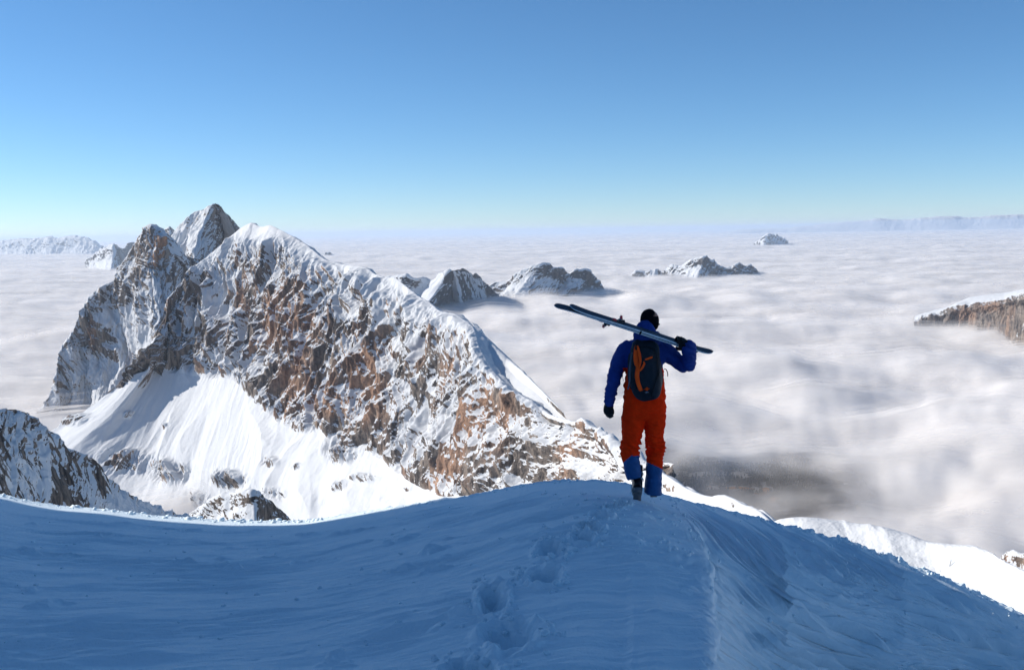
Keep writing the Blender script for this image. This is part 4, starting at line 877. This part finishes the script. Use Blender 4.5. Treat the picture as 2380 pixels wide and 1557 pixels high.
# ------------------------------------------------------------------ crumbs of broken crust and small wind-carved bits
rs = np.random.RandomState(11); cv_ = []; cf_ = []
_b = bmesh.new(); bmesh.ops.create_icosphere(_b, subdivisions=1, radius=1.0); IV = np.array([v.co[:] for v in _b.verts]); IF = [tuple(v.index for v in f.verts) for f in _b.faces]; _b.free()
FX, FY, FT = PX.ravel(), PY.ravel(), T.ravel(); VR = V.reshape(-1, 3)
def crumb(i, r, flat=0.7):
    n = len(cv_)*len(IV); sc_ = r*rs.uniform(0.6, 1.3, 3)*np.array([1, 1, flat]); R = Matrix.Rotation(rs.rand()*6.28, 3, 'Z')@Matrix.Rotation(rs.uniform(-.6, .6), 3, 'X')
    v = (IV*(1+rs.uniform(-.28, .28, (len(IV), 1))))*sc_; cv_.append(v@np.array(R).T+VR[i]+np.array([0, 0, r*flat*0.35])); cf_.extend([tuple(k+n for k in f) for f in IF])
ok = (FT > 0.0) & (FT < 1.0)
def pick(mask, k): c = np.where(mask)[0]; return rs.choice(c, k)
for (a, b, ra, rb_, ang) in STEPS:
    for i in pick(ok & (((FX-a)/(ra*2.0))**2+((FY-b)/(rb_*2.0))**2 < 1) & (((FX-a)/ra)**2+((FY-b)/rb_)**2 > 0.9), 26): crumb(i, rs.uniform(0.006, 0.026)*(1 if rb_ > 12 else .8))
for i in pick(ok & (abs(FX-1420) < 170) & (abs(FY-1215) < 75), 150): crumb(i, rs.uniform(0.006, 0.028))
for i in pick(ok & (FX > 1560) & (FX < 2380) & (FT > 0.45), 160): crumb(i, rs.uniform(0.006, 0.022), 1.2)
for i in pick(ok & (FX > 0) & (FX < 1300) & (FY < 1500), 90): crumb(i, rs.uniform(0.006, 0.024))
for i in pick((FT > 0.985) & (FT < 1.012) & (FX > 0) & (FX < 760), 300): crumb(i, 0.010+0.06*rs.rand()**3, 0.6)
for i in pick((FT > 0.985) & (FT < 1.006) & (FX > 1800) & (FX < 2400), 160): crumb(i, 0.006+0.035*rs.rand()**4, 0.7)
for i in pick((FT > 0.985) & (FT < 1.006) & (FX > 760) & (FX < 1800), 120): crumb(i, 0.006+0.02*rs.rand()**3, 0.7)
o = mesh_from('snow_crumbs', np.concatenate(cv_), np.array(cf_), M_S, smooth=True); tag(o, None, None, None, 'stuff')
# a boulder and two thin stakes on the sunlit slope
RX_, RY_ = px(RV); RF = RV.reshape(-1, 3)
def on_slope(X, Y): return RF[np.argmin(((RX_-X)**2+(RY_-Y)**2).ravel())]
c = on_slope(2192, 1332); bm = bmesh.new(); bmesh.ops.create_icosphere(bm, subdivisions=4, radius=1.0)
bv_ = np.array([v.co[:] for v in bm.verts]); bf_ = np.array([[v.index for v in f.verts] for f in bm.faces]); bm.free()
bn_ = bv_.copy(); q_ = bv_*1.0; cell = np.round(bv_*2.2+0.35*np.stack([noise(bv_*1.5, 901), noise(bv_*1.5, 902), noise(bv_*1.5, 903)], -1))/2.2
bv_ = (0.55*bv_+0.45*cell)*(1+0.18*fbm(bn_*2.2, 4, 905))[:, None]*np.array([0.55, 0.45, 0.50])
M_BO = mat_alpine('boulder_rock', 0.25, orange=0.3, dark=0.6)
bo = mesh_from('boulder', bv_, bf_, M_BO, attrs={'snow': bn_[:, 2]*1.6-0.95, 'warm': 0*bn_[:, 2], 'fu': bn_[:, 0], 'fv': bn_[:, 1]}); bo.location = c+np.array([0, 0, .12])
tag(bo, 'dark boulder casting a long shadow on the sunlit slope', 'boulder')
for (X, Y, h, lean_, lab) in ((1979, 1268, 0.75, 0.04, 'thin upright stake near the top of the sunlit slope'), (2206, 1316, 0.70, 0.30, 'thin leaning stake behind the boulder on the sunlit slope')):
    c = on_slope(X, Y); r_ = empty('marker_stake', tuple(c)); tag(r_, lab, 'stake', 'stakes on the sunlit slope')
    v_, f_ = tube([((0, 0, -.2), .030, .030), ((lean_*h*.5, 0, h*.5), .028, .028), ((lean_*h, 0, h), .022, .022)], 8); mesh_from('post', v_, f_, M_GY, r_)
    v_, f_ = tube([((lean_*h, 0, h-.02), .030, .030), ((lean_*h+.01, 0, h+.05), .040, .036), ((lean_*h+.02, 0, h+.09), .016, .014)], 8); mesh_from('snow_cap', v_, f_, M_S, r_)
